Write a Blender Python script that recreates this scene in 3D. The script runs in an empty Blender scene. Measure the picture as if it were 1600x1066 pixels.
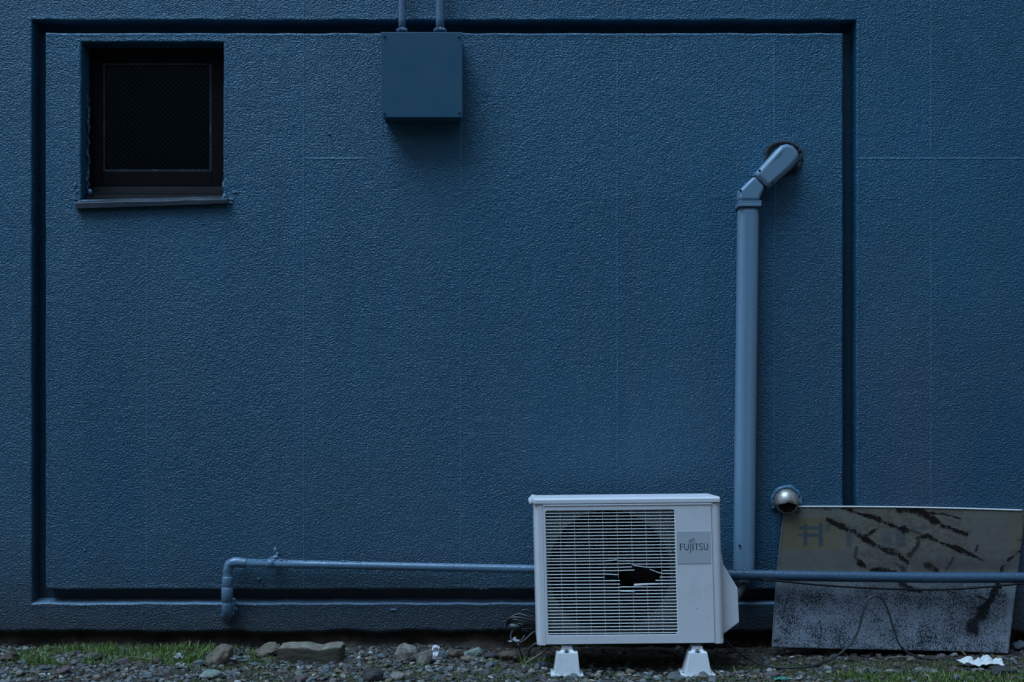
import bpy, bmesh, math, random
import numpy as np
from mathutils import Vector, noise
random.seed(7); rng = np.random.default_rng(7)
S = bpy.context.scene
COL = S.collection
PI = math.pi

# ------------------------------------------------------------------ camera, world, sun, exposure
HC, D, F = 1.04, 5.0, 2000.0          # camera height, distance to the wall, focal length in photo pixels
cd = bpy.data.cameras.new('camera'); cam = bpy.data.objects.new('camera', cd); COL.objects.link(cam)
cam.location = (0, -D, HC); cam.rotation_euler = (PI/2, 0, 0)
cd.sensor_width = 36; cd.lens = 45; cd.shift_y = (600-533)/1600; cd.clip_end = 400
S.camera = cam
SUN_EL, SUN_AZ = math.radians(66), math.radians(-50)     # azimuth measured from -Y (behind the camera) towards -X
sdir = Vector((math.sin(SUN_AZ)*math.cos(SUN_EL), -math.cos(SUN_AZ)*math.cos(SUN_EL), math.sin(SUN_EL)))
w = bpy.data.worlds.new('World'); S.world = w; w.use_nodes = True
nt = w.node_tree; bg = nt.nodes['Background']
sk = nt.nodes.new('ShaderNodeTexSky'); sk.sky_type = 'NISHITA'; sk.sun_disc = False
sk.sun_elevation = SUN_EL; sk.sun_rotation = math.atan2(sdir.x, sdir.y); sk.air_density = 1.3; sk.dust_density = 1.5
nt.links.new(sk.outputs[0], bg.inputs[0]); bg.inputs[1].default_value = 0.12
sd = bpy.data.lights.new('sun', 'SUN'); sd.energy = 3.1; sd.angle = math.radians(38); sd.color = (0.41, 0.71, 1.0)
so = bpy.data.objects.new('sun', sd); COL.objects.link(so)
so.rotation_euler = sdir.to_track_quat('Z', 'Y').to_euler()
S.view_settings.view_transform = 'Standard'; S.view_settings.look = 'None'
S.view_settings.gamma = 1; S.view_settings.exposure = 0.0; S.view_settings.use_curve_mapping = False
S.cycles.max_bounces = 8

# ------------------------------------------------------------------ helpers
def P(px, py, Y=0.0):
    s = (D+Y)/F
    return Vector(((px-800)*s, Y, HC-(py-600)*s))
def GY(py, z=0.0):                       # depth of a ground point seen at photo row py
    return F*(HC-z)/(py-600)-D
def obj(name, verts, faces, mat, parent=None, smooth=False, loc=None):
    me = bpy.data.meshes.new(name)
    me.from_pydata([tuple(v) for v in verts], [], faces); me.validate()
    if smooth: me.polygons.foreach_set('use_smooth', [True]*len(me.polygons))
    me.update()
    return link(name, me, mat, parent, loc)
def link(name, me, mat, parent=None, loc=None):
    o = bpy.data.objects.new(name, me)
    if mat and not me.materials: me.materials.append(mat)
    COL.objects.link(o)
    if parent: o.parent = parent
    if loc is not None: o.location = loc
    return o
def frombm(name, bm, mat, parent=None, smooth=False, loc=None):
    bmesh.ops.recalc_face_normals(bm, faces=bm.faces)
    me = bpy.data.meshes.new(name); bm.to_mesh(me); bm.free()
    if smooth: me.polygons.foreach_set('use_smooth', [True]*len(me.polygons))
    return link(name, me, mat, parent, loc)
def tag(o, label=None, cat=None, group=None, kind=None):
    if label: o['label'] = label
    if cat: o['category'] = cat
    if group: o['group'] = group
    if kind: o['kind'] = kind
    return o
def empty(name, loc, label, cat, group=None):
    o = bpy.data.objects.new(name, None); COL.objects.link(o); o.location = loc; o.empty_display_size = .05
    return tag(o, label, cat, group)
def bevel(o, w, seg=2, ang=35):
    m = o.modifiers.new('b', 'BEVEL'); m.width = w; m.segments = seg; m.limit_method = 'ANGLE'; m.angle_limit = math.radians(ang)
    m.harden_normals = False
    return o
def box_bm(bm, x0, x1, y0, y1, z0, z1):
    vs = [bm.verts.new((x, y, z)) for x in (x0, x1) for y in (y0, y1) for z in (z0, z1)]
    for f in ((0,1,3,2),(4,6,7,5),(0,4,5,1),(2,3,7,6),(0,2,6,4),(1,5,7,3)):
        bm.faces.new([vs[i] for i in f])
def box(name, x0, x1, y0, y1, z0, z1, mat, parent=None, bev=0):
    bm = bmesh.new(); box_bm(bm, x0, x1, y0, y1, z0, z1)
    o = frombm(name, bm, mat, parent)
    if bev: bevel(o, bev)
    return o
def smoothpath(pts, n=8):                # Catmull-Rom
    pts = [Vector(p) for p in pts]
    if len(pts) < 3: return pts
    q = [pts[0]*2-pts[1]]+pts+[pts[-1]*2-pts[-2]]
    out = []
    for i in range(1, len(q)-2):
        a, b, c, d = q[i-1:i+3]
        for k in range(n):
            t = k/n
            out.append(.5*((2*b)+(c-a)*t+(2*a-5*b+4*c-d)*t*t+(3*b-a-3*c+d)*t**3))
    out.append(pts[-1]); return out
def tube_data(pts, rad, n=12, cap=True, wob=0, sc=30):
    pts = [Vector(p) for p in pts]; V = []; Fc = []
    up = None
    for i, p in enumerate(pts):
        t = (pts[min(i+1, len(pts)-1)]-pts[max(i-1, 0)]).normalized()
        if up is None:
            up = Vector((0, 0, 1)) if abs(t.z) < .9 else Vector((0, -1, 0))
        a = t.cross(up).normalized(); b = a.cross(t).normalized(); up = b
        r = rad[i] if isinstance(rad, (list, tuple)) else rad
        for k in range(n):
            an = 2*PI*k/n; d = a*math.cos(an)+b*math.sin(an)
            q = p+d*r
            if wob: q = q+d*wob*noise.noise(q*sc)
            V.append(q)
    for i in range(len(pts)-1):
        for k in range(n):
            Fc.append((i*n+k, i*n+(k+1) % n, (i+1)*n+(k+1) % n, (i+1)*n+k))
    if cap: Fc.append(tuple(range(n))[::-1]); Fc.append(tuple((len(pts)-1)*n+k for k in range(n)))
    return V, Fc
def tube(name, pts, rad, mat, parent=None, n=12, wob=0, sc=30):
    V, Fc = tube_data(pts, rad, n, True, wob, sc)
    o = obj(name, V, Fc, mat, parent, True)
    return o
def prism(name, poly, y0, y1, mat, parent=None, bev=0):   # poly: (x,z) outline extruded in y
    bm = bmesh.new()
    a = [bm.verts.new((x, y0, z)) for x, z in poly]; b = [bm.verts.new((x, y1, z)) for x, z in poly]
    bm.faces.new(a); bm.faces.new(b[::-1]); n = len(a)
    for i in range(n): bm.faces.new((a[i], b[i], b[(i+1) % n], a[(i+1) % n]))
    o = frombm(name, bm, mat, parent)
    if bev: bevel(o, bev, 8); o.data.polygons.foreach_set('use_smooth', [True]*len(o.data.polygons)); o.modifiers['b'].harden_normals = True
    return o
def vnoise(x, y, s, seed=0):             # numpy value noise, fractal of one octave
    r = np.random.default_rng(seed+11); T = r.random((256, 256))
    x = np.asarray(x)*s; y = np.asarray(y)*s
    xi = np.floor(x).astype(int); yi = np.floor(y).astype(int); fx = x-xi; fy = y-yi
    fx = fx*fx*(3-2*fx); fy = fy*fy*(3-2*fy)
    g = lambda i, j: T[i % 256, j % 256]
    return (g(xi, yi)*(1-fx)+g(xi+1, yi)*fx)*(1-fy)+(g(xi, yi+1)*(1-fx)+g(xi+1, yi+1)*fx)*fy
def fbm(x, y, s, seed=0, oc=4):
    t = 0; a = .5
    for i in range(oc): t = t+a*vnoise(x, y, s*2**i, seed+i*7); a *= .5
    return t/(1-.5**oc)
def sstep(a, b, x):
    t = np.clip((x-a)/(b-a), 0, 1); return t*t*(3-2*t)

# ------------------------------------------------------------------ material builder
class M:
    def __init__(s, name, base=(.5,.5,.5), rough=.5, metal=0, spec=.5):
        s.m = bpy.data.materials.new(name); s.m.use_nodes = True; s.t = s.m.node_tree
        s.b = s.t.nodes['Principled BSDF']
        s.b.inputs['Base Color'].default_value = (*base, 1); s.b.inputs['Roughness'].default_value = rough
        s.b.inputs['Metallic'].default_value = metal; s.b.inputs['Specular IOR Level'].default_value = spec
        s.tc = s.t.nodes.new('ShaderNodeTexCoord')
    def n(s, typ, **k):
        o = s.t.nodes.new('ShaderNode'+typ)
        for a, v in k.items(): setattr(o, a, v)
        return o
    def put(s, inp, v):
        if isinstance(v, (int, float, tuple)):
            inp.default_value = (*v, 1) if isinstance(v, tuple) and len(v) == 3 and len(inp.default_value) == 4 else v
        else: s.t.links.new(v, inp)
    def co(s, scale=(1,1,1), which='Object'):
        mp = s.n('Mapping'); mp.inputs['Scale'].default_value = scale
        s.t.links.new(s.tc.outputs[which], mp.inputs['Vector']); return mp.outputs[0]
    def noise(s, sc, det=3, rough=.55, co=None, dist=0):
        o = s.n('TexNoise'); o.inputs['Scale'].default_value = sc; o.inputs['Detail'].default_value = det
        o.inputs['Roughness'].default_value = rough; o.inputs['Distortion'].default_value = dist
        s.t.links.new(co or s.tc.outputs['Object'], o.inputs['Vector']); return o.outputs['Fac']
    def ramp(s, v, a, b, lo=0., hi=1.):
        o = s.n('MapRange'); o.inputs['From Min'].default_value = a; o.inputs['From Max'].default_value = b
        o.inputs['To Min'].default_value = lo; o.inputs['To Max'].default_value = hi
        s.t.links.new(v, o.inputs['Value']); return o.outputs[0]
    def math(s, op, a, b=0., c=0.):
        o = s.n('Math', operation=op); s.put(o.inputs[0], a); s.put(o.inputs[1], b); s.put(o.inputs[2], c); return o.outputs[0]
    def mix(s, f, a, b, mode='MIX'):
        o = s.n('Mix', data_type='RGBA', blend_type=mode); s.put(o.inputs[0], f); s.put(o.inputs[6], a); s.put(o.inputs[7], b)
        return o.outputs[2]
    def xyz(s, which='Object'):
        o = s.n('SeparateXYZ'); s.t.links.new(s.tc.outputs[which], o.inputs[0]); return o.outputs
    def attr(s, name):
        o = s.n('Attribute'); o.attribute_name = name; return o
    def bump(s, h, strength=.5, dist=.002, prev=None):
        o = s.n('Bump'); o.inputs['Strength'].default_value = strength; o.inputs['Distance'].default_value = dist
        s.t.links.new(h, o.inputs['Height'])
        if prev: s.t.links.new(prev, o.inputs['Normal'])
        s.t.links.new(o.outputs[0], s.b.inputs['Normal']); return o.outputs[0]
    def col(s, v): s.put(s.b.inputs['Base Color'], v)
    def rough(s, v): s.put(s.b.inputs['Roughness'], v)

def add(m, a, b): return m.math('ADD', a, b)

# --- blue stucco paint
WALLC = (.013, .100, .180)
def stucco(name, base=WALLC, joints=True, bumpd=.0056):
    m = M(name, base, .36, 0, .45)
    co = m.co((.95, .8, 1.12))
    n1 = m.noise(140, 1.6, .6, co, .25); n2 = m.noise(32, 2, .5)
    h = add(m, m.math('POWER', n1, 1.4), m.math('MULTIPLY', n2, .45))
    big = m.noise(1.3, 4, .6); mid = m.noise(9, 4, .6)
    c = m.mix(m.ramp(big, .3, .7), base, tuple(v*1.12 for v in base))
    c = m.mix(m.ramp(mid, .45, .8, 0, .35), c, tuple(v*.86 for v in base))
    x_, y_, z_ = m.xyz(); cloud = m.noise(.9, 5, .62, m.co((1, 1, .8)), .4)
    gz_ = m.ramp(m.math('ADD', z_, m.math('MULTIPLY', m.math('SUBTRACT', cloud, .5), 2.2)), .2, 1.7, 1, 0)
    c = m.mix(m.math('MULTIPLY', gz_, .8), c, (.046, .100, .150))
    side = m.ramp(m.math('ADD', x_, m.math('MULTIPLY', m.math('SUBTRACT', m.noise(1.1, 4, .6), .5), 1.2)), .7, 1.6)
    mauve = m.math('MULTIPLY', side, m.ramp(m.math('ADD', z_, m.math('MULTIPLY', m.math('SUBTRACT', cloud, .5), 1.2)), .45, 1.5, 1, 0))
    c = m.mix(m.math('MULTIPLY', mauve, .7), c, (.072, .082, .135))
    c = m.mix(m.ramp(m.noise(1.7, 5, .62, m.co((1, 1, .45))), .45, .66, 0, .75), c, (base[0]*.7, base[1]*.82, base[2]*.84))
    x, y, z = m.xyz()
    streak = m.noise(7, 4, .6, m.co((1, 1, .06)))
    c = m.mix(m.ramp(streak, .5, .72, 0, .32), c, (.030, .090, .140)); st2 = m.noise(4, 5, .7, m.co((1, 1, .09))); c = m.mix(m.ramp(st2, .52, .74, 0, .45), c, tuple(v*.68 for v in base))
    if joints:
        for ax, off, per in ((x, (230-800)*.0025, .6125), (z, HC-(248-600)*.0025, 1.83)):
            t = m.math('SUBTRACT', ax, off)
            t = m.math('DIVIDE', t, per); t = m.math('SUBTRACT', t, m.math('ROUND', t)); t = m.math('ABSOLUTE', m.math('MULTIPLY', t, per))
            t = add(m, t, m.math('MULTIPLY', m.math('SUBTRACT', m.noise(60, 2), .5), .003))
            line = m.ramp(t, .0012, .0040, 1, 0)
            if per < 1: line = m.math('MULTIPLY', line, m.ramp(m.noise(2.4, 3, .7), .36, .52))
            else:   # the level joint only shows right of the frame and for a hand's breadth left of the box
                line = m.math('MULTIPLY', m.math('MULTIPLY', line, m.ramp(z, .9, 1.)), m.math('MAXIMUM', m.ramp(x, 1.34, 1.36), m.math('MULTIPLY', m.ramp(x, -.81, -.79), m.ramp(x, -.56, -.60))))
            h = add(m, h, m.math('MULTIPLY', line, .35))
            c = m.mix(m.math('MULTIPLY', line, .38), c, tuple(v*2.0+.05 for v in base))
    # darker and greyer towards the ground, with brown splash-back dirt spots
    low = m.ramp(add(m, z, m.math('MULTIPLY', m.noise(6, 5, .65), .45)), .28, .66, 1, 0)
    c = m.mix(m.math('MULTIPLY', low, .55), c, (.040, .050, .056))
    low2 = m.ramp(add(m, z, m.math('MULTIPLY', m.noise(9, 5, .65), .10)), .15, .34, 1, 0)
    c = m.mix(m.math('MULTIPLY', low2, .6), c, (.036, .044, .054))
    ge = m.n('NewGeometry'); sx = m.n('SeparateXYZ'); m.t.links.new(ge.outputs['True Normal'], sx.inputs[0]); up = m.ramp(sx.outputs[2], .3, .75); c = m.mix(up, c, (.15, .25, .35))  # up-facing faces paler: worn paint with the ledge highlight put into the colour
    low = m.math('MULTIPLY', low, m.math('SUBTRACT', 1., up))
    spots = m.ramp(m.noise(26, 5, .75), .62, .72)
    c = m.mix(m.math('MULTIPLY', m.math('MULTIPLY', spots, low), .8), c, (.05, .035, .026))
    m.col(c); m.rough(m.ramp(n2, .3, .7, .32, .44))
    m.bump(h, 1.0, bumpd)
    return m.m
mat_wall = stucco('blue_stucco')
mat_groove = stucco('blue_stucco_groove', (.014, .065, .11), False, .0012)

def paint(name, base, rough=.4, metal=0, bump=.0004, sc=60, dirt=.3, dirtc=(.05,.05,.05), spec=.5, dsc=9):
    m = M(name, base, rough, metal, spec)
    n = m.noise(sc, 3); d = m.noise(dsc, 6, .7)
    c = m.mix(m.ramp(d, .52, .75, 0, dirt), base, dirtc)
    c = m.mix(m.ramp(m.noise(2.5, 3), .3, .7, 0, .3), c, tuple(v*.85 for v in base))
    m.col(c); m.rough(m.ramp(d, .3, .7, rough*.85, min(1, rough*1.3)))
    m.bump(n, .7, bump); return m.m
mat_box = paint('blue_enamel_box', (.020, .096, .162), .42, 0, .0006, 90, .25, (.03,.06,.09))
mat_pipe = paint('blue_painted_pipe', (.100, .185, .280), .26, 0, .0022, 75, .35, (.07,.09,.11))
mat_pipe2 = paint('dark_blue_pipe', (.040, .088, .150), .34, 0, .0030, 75, .8, (.012,.018,.028), dsc=7)  # darker blue with strong dark mottling, for the right half
mat_duct = paint('grey_blue_duct', (.165, .285, .40), .30, 0, .0002, 40, .15, (.10,.13,.16))
mat_frame = paint('bronze_frame', (.004, .004, .005), .55, 0, .0001, 90, .2, (.012,.012,.013), spec=.12)
mat_sill = paint('sill_metal', (.022, .034, .050), .4, 0, .001, 60, .8, (.10,.14,.18), dsc=24)
mat_white = paint('white_sheet_metal', (.67, .69, .74), .38, 0, .0002, 260, .34, (.38,.39,.38))
mat_white2 = paint('white_plastic', (.66, .69, .72), .45, 0, .0003, 200, .35, (.35,.36,.36), dsc=22)
mat_slat = paint('slat_plastic', (.80, .85, .87), .42, 0, .0001, 90, .25, (.34,.34,.32), dsc=15)
mat_badge = paint('badge_plate', (.44, .485, .53), .4, 0, .0001, 90, .05, (.4,.4,.4))
mat_letter = M('dark_print', (.018, .045, .075), .5).m
mat_dark = paint('black_plastic', (.006, .006, .007), .6, 0, .0003, 60, .3, (.012,.011,.010), spec=.25)
mat_cable = paint('grey_black_cable', (.016, .018, .022), .4, 0, .0002, 60, .3, (.08,.08,.075))
mat_cable2 = paint('dusty_cable', (.022, .024, .027), .5, 0, .0002, 60, .4, (.03,.03,.03))
mat_shroud = paint('grey_shroud', (.11, .115, .12), .6, 0, .0005, 40, .6, (.09,.07,.055), dsc=14)
mat_fins = paint('inside_shade', (.01, .01, .011), .8, 0, .0005, 40)  # near-black: shade inside the cabinet put into the colour
mat_putty = paint('old_putty', (.028, .036, .046), .85, 0, .004, 70, .7, (.018,.016,.014), dsc=30)
mat_bead = paint('painted_bead', (.07, .16, .25), .4, 0, .004, 80, .3, (.04,.07,.1))
mat_black = M('gap_black', (.006,.006,.007), .8).m
mat_found = M('rough_foundation', (.05,.042,.036), .95)
def _f(m):
    d = m.noise(14, 6, .7); c = m.mix(m.ramp(d, .35, .7), (.032,.025,.020), (.125,.098,.078))
    c = m.mix(m.ramp(m.noise(5, 3), .5, .7, 0, .5), c, (.05,.05,.05)); m.col(c); m.bump(m.noise(45, 6, .7), 1, .012); return m.m
mat_found = _f(mat_found)
mat_conc = M('opposite_render', (.10,.10,.10), .9)
mat_conc.col(mat_conc.mix(mat_conc.ramp(mat_conc.noise(1.2, 5, .65), .3, .7), (.06,.06,.06), (.10,.10,.095))); mat_conc.bump(mat_conc.noise(40, 4), .6, .003); mat_conc = mat_conc.m
mat_glass_dark = M('dark_glass', (.01,.012,.014), .06).m
m_ = M('hood_steel', (.42,.40,.37), .30, .75)
m_.col(m_.mix(m_.ramp(m_.noise(30, 5, .7), .45, .7), (.50,.47,.43), (.22,.20,.19))); m_.rough(m_.ramp(m_.noise(22, 4), .3, .7, .38, .6)); mat_hood = m_.m

# ================================================================== SETTING
# ------------------------------------------------------------------ ground
def gh(x, y):
    x = np.asarray(x, float); y = np.asarray(y, float)
    h = (fbm(x+20, y+20, 2.2, 3)-.5)*.020+(fbm(x+9, y+30, 11, 5)-.5)*.011
    h = h+sstep(-.22, .08, y)*.010*(fbm(x+3, y*0+1, 3, 8)*2-.2)
    return h*sstep(3.4, 2.2, np.abs(x))*sstep(-2.0, -1.0, y)
def gz(x, y): return float(gh(x, y))
def grassmask(x, y):       # photo: lush strip at left near the wall, thinner elsewhere
    n = fbm(x+40, y+40, 5.5, 21)
    xl = (1-sstep(-1.22, -1.02, x))*sstep(-2.05, -1.75, x)*sstep(-.33, -.24, y)*(1-sstep(-.02, .05, y))
    xl = xl*sstep(.40, .62, .5*n+.5*fbm(x+4, y+8, 14, 23)+.06)*(.6+.5*fbm(x+1, y+2, 9, 29)*1.4)
    b = sstep(-.42, -.2, x)*(1-sstep(.42, .55, x))*sstep(-.36, -.28, y)*(1-sstep(-.2, -.12, y))*sstep(.44, .58, n)*.55
    c = sstep(-1.75, -1.6, x)*(1-sstep(-1.45, -1.3, x))*0
    d = sstep(-1.15, -1.05, x)*(1-sstep(-.95, -.8, x))*sstep(-.3, -.2, y)*(1-sstep(-.02, .03, y))*.5*sstep(.4, .55, n)
    e = sstep(1.1, 1.2, x)*(1-sstep(1.9, 2.0, x))*(1-sstep(-.44, -.36, y))*.5*sstep(.35, .5, n)
    return np.clip(xl+b+d+e, 0, 1)
def mossmask(x, y):
    n = fbm(x+70, y+11, 4.5, 31); n2 = fbm(x+5, y+5, 18, 33)
    m = sstep(.43, .51, n*.5+n2*.5)*(1-sstep(-.25, -.12, y))
    r = sstep(.9, 1.15, x)*(1-sstep(-.42, -.32, y))*sstep(.36, .48, n2*.5+n*.5)
    g = sstep(-1.0, -.6, x)*(1-sstep(.9, 1.0, x))*(1-sstep(-.2, -.14, y))*sstep(.42, .54, n*.5+n2*.5)*.8
    return np.clip(np.maximum(np.maximum(m*.8, r), g), 0, 1)
def lines(a, b, step, lo, hi, c=1.35):
    v = list(np.arange(a, b+1e-6, step)); s = step; x = v[-1]
    while x < hi: s *= c; x = min(x+s, hi); v.append(x)
    s = step; x = v[0]; L = []
    while x > lo: s *= c; x = max(x-s, lo); L.append(x)
    return np.array(L[::-1]+v)
gx = lines(-2.5, 2.5, .016, -60, 60); gy = lines(-.75, .14, .012, -60, 60)
X, Yg = np.meshgrid(gx, gy, indexing='ij'); Z = gh(X, Yg)
ny = len(gy); V = np.stack([X, Yg, Z], -1).reshape(-1, 3)
I, J = np.meshgrid(np.arange(len(gx)-1), np.arange(ny-1), indexing='ij'); I = I.ravel(); J = J.ravel()
Fa = np.stack([I*ny+J, (I+1)*ny+J, (I+1)*ny+J+1, I*ny+J+1], -1)
m = M('soil', (.04,.035,.03), .95)
mo = m.attr('moss').outputs['Fac']
c = m.mix(m.ramp(m.noise(16, 6, .7), .3, .7), (.022,.015,.010), (.075,.054,.037))
c = m.mix(m.ramp(m.noise(90, 3), .55, .7, 0, .6), c, (.05,.05,.05))
c = m.mix(m.math('MULTIPLY', mo, m.ramp(m.noise(60, 4), .35, .6)), c, (.030,.034,.012)); m.col(c)
m.bump(m.noise(120, 5, .7), 1, .006); mat_soil = m.m
g = obj('ground', V.tolist(), Fa.tolist(), mat_soil, None, True)
a = g.data.attributes.new('moss', 'FLOAT', 'POINT'); a.data.foreach_set('value', np.maximum(mossmask(X, Yg), grassmask(X, Yg)).ravel().astype(np.float32))
tag(g, 'dark damp soil strip along the foot of the blue wall', kind='structure')

# ------------------------------------------------------------------ the painted wall
wall = empty('building_wall', (0, 0, 0), 'tall blue stucco wall with a rectangular recessed groove framing its middle panel', 'wall')
def wx(px): return (px-800)*.0025
def wz(py): return HC-(py-600)*.0025
OX0, OX1, OZ0, OZ1 = wx(50), wx(1338), wz(943), wz(32)
IX0, IX1, IZ0, IZ1 = wx(71), wx(1317), wz(921), wz(52)
WX0, WX1, WZ0, WZ1 = wx(127), wx(349), wz(312), wz(66)
LEDGE = wz(988)
DEP = .074
def bundle(e, sgn):   # grid lines across an edge; sgn=+1: recess on the + side
    return [e+sgn*d for d in (-.014, -.008, -.005, -.003, -.0013, 0, .0012, .003, .008)]
xs = set(np.round(lines(-2.2, 2.2, .022, -7, 7), 5)); zs = set(np.round(lines(LEDGE, 2.6, .022, LEDGE, 5.2), 5))
protx = [OX0, OX1, IX0, IX1, WX0, WX1]; protz = [OZ0, OZ1, IZ0, IZ1, WZ0, WZ1]
xs = {x for x in xs if min(abs(x-e) for e in protx) > .018}; zs = {z for z in zs if min(abs(z-e) for e in protz) > .018}
for e, s in ((OX0, 1), (OX1, -1), (IX0, -1), (IX1, 1), (WX0, 1), (WX1, -1)): xs |= {round(v, 5) for v in bundle(e, s)}
for e, s in ((OZ0, 1), (OZ1, -1), (IZ0, -1), (IZ1, 1), (WZ0, 1), (WZ1, -1)): zs |= {round(v, 5) for v in bundle(e, s)}
zs |= {round(LEDGE+.004, 5), round(LEDGE+.009, 5), round(LEDGE+.015, 5), round(OZ0+.0055, 5), round(OZ0+.0108, 5)}
xs = np.array(sorted(xs)); zs = np.array(sorted(zs))
Xw, Zw = np.meshgrid(xs, zs, indexing='ij')
def sd_in(x, z, x0, x1, z0, z1): return np.minimum(np.minimum(x-x0, x1-x), np.minimum(z-z0, z1-z))
def prof(s, depth, r=.005, ins=.003):   # s>0 inside the recess
    y = np.zeros_like(s)
    t = np.clip((s+r)/r, 0, 1); y = np.where(s <= 0, r-np.sqrt(np.maximum(r*r-(t*r)**2, 0)), y)
    y = np.where(s > 0, r+(depth-r)*np.clip(s/ins, 0, 1), y)
    return y
dzb = Zw-OZ0; dzb = np.where(dzb <= 0, dzb, np.where(dzb < .0075, dzb*.36, dzb-.0075*.64))
s_out = np.minimum(np.minimum(Xw-OX0, OX1-Xw), np.minimum(dzb, OZ1-Zw)); s_in = sd_in(Xw, Zw, IX0, IX1, IZ0, IZ1); s_w = sd_in(Xw, Zw, WX0, WX1, WZ0, WZ1)
yo = prof(s_out, DEP); yi = prof(-s_in, DEP)
Yw = np.minimum(yo, np.where(s_in > -.012, yi, DEP)); Yw = np.where(s_in > .0, yi, Yw)
Yw = np.where(s_w > -.02, np.maximum(Yw, prof(s_w, .105)), Yw)
# swollen paint beads beside every arris, gentle trowel waviness of the face
bead = np.maximum(np.exp(-((s_out+.007)/.005)**2), np.exp(-((s_in-.007)/.005)**2)); bead = np.maximum(bead, np.exp(-((s_w+.008)/.006)**2))
Yw = Yw-bead*.0026*vnoise(Xw+50, Zw+50, 22, 3)-(fbm(Xw+30, Zw+30, 1.7, 40)-.5)*.006-(fbm(Xw+30, Zw+30, 30, 44)-.5)*.0012
Yw = Yw+.010*sstep(.012, 0, Zw-LEDGE)**2
near = sstep(.035, .006, np.minimum(np.minimum(np.abs(s_out), np.abs(s_in)), np.abs(s_w)))
dxw = (vnoise(Zw+20, Zw*0+3, 16, 5)-.5)*.0028+(vnoise(Zw+20, Xw*.3+3, 70, 6)-.5)*.0016
dzw = (vnoise(Xw+20, Xw*0+7, 16, 7)-.5)*.0028+(vnoise(Xw+20, Zw*.3+7, 70, 8)-.5)*.0018
Xd = Xw+dxw*near; Zd = Zw+dzw*near
Zd = Zd+sstep(.075, 0, Zw-LEDGE)*((vnoise(Xw+20, Xw*0+9, 12, 9)-.5)*.012+(vnoise(Xw+20, Xw*0+9, 45, 10)-.5)*.006)
nz = len(zs); VV = np.stack([Xd, Yw, Zd], -1).reshape(-1, 3)
I, J = np.meshgrid(np.arange(len(xs)-1), np.arange(nz-1), indexing='ij'); I = I.ravel(); J = J.ravel()
Q = np.stack([I*nz+J, (I+1)*nz+J, (I+1)*nz+J+1, I*nz+J+1], -1)
def qmean(A): return A.ravel()[Q].mean(1)
qi, qo, qw = qmean(s_in), qmean(s_out), qmean(s_w)
wmin = s_w.ravel()[Q].min(1)
keep = wmin < .0029
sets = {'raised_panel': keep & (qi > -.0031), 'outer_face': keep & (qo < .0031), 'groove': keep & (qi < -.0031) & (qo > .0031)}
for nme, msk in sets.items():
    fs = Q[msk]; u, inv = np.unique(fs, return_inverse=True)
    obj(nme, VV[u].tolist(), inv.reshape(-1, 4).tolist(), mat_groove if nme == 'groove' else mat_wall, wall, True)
# underside of the ledge + body behind it
bm = bmesh.new()
box_bm(bm, -7, 7, .30, .55, LEDGE+.003, 5.2)
for a_ in ((-7, 7, .035, .299, LEDGE+.0005, LEDGE+.02), (-7, 7, .001, .299, 5.18, 5.2), (-7, -6.98, .001, .299, LEDGE+.021, 5.179), (6.98, 7, .001, .299, LEDGE+.021, 5.179)): box_bm(bm, *a_)
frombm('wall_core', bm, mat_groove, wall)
# foundation below
fx = lines(-2.3, 2.3, .014, -7, 7); fz = np.arange(-.08, .085, .010)
A, B = np.meshgrid(fx, fz, indexing='ij')
C = .052-(fbm(A+33, B+12, 8, 61)-.5)*.07-(fbm(A+33, B+12, 40, 62)-.5)*.022-sstep(.05, -.04, B)*.03
C = np.clip(C, .012, .3)
n_ = len(fz); I, J = np.meshgrid(np.arange(len(fx)-1), np.arange(n_-1), indexing='ij'); I = I.ravel(); J = J.ravel()
tag(obj('foundation', np.stack([A, C, B], -1).reshape(-1, 3).tolist(), np.stack([I*n_+J, (I+1)*n_+J, (I+1)*n_+J+1, I*n_+J+1], -1).tolist(), mat_found, wall, True), 'crumbling brown concrete foot under the ledge')
# blobs of thick paint on the wall
def lump(bm, c, r, seed, fl=(1, .5, 1), amp=.35):
    res = bmesh.ops.create_icosphere(bm, subdivisions=3, radius=1)
    for v in res['verts']:
        d = v.co.normalized(); k = 1+amp*noise.noise(d*2.1+Vector((seed*3.1, seed, 0)))+amp*.5*noise.noise(d*5+Vector((seed, 0, 9)))
        v.co = Vector(c)+Vector((d.x*r*fl[0]*k, d.y*r*fl[1]*k, d.z*r*fl[2]*k))
bm = bmesh.new()
for i, (px, py, r) in enumerate([(515, 210, .007), (459, 196, .005), (485, 545, .005), (478, 551, .004), (991, 432, .006), (985, 438, .004), (1142, 600, .005), (1140, 640, .006), (318, 350, .006), (367, 300, .009), (361, 318, .010), (374, 318, .006), (118, 312, .008), (132, 860, .006), (405, 905, .008), (411, 911, .006), (745, 896, .006), (760, 920, .006), (752, 921, .006), (1344, 660, .006), (628, 252, .004)]):
    lump(bm, P(px, py, .001), r, i, (1, .6, .8))
tag(frombm('paint_blob', bm, mat_wall, wall, True), 'small blobs of thick paint scattered over the wall', kind='stuff')
bm = bmesh.new()
lump(bm, P(615, 953, .001), .011, 3, (1.5, .7, .5))
frombm('paint_chip', bm, mat_bead, wall, True)

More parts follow.
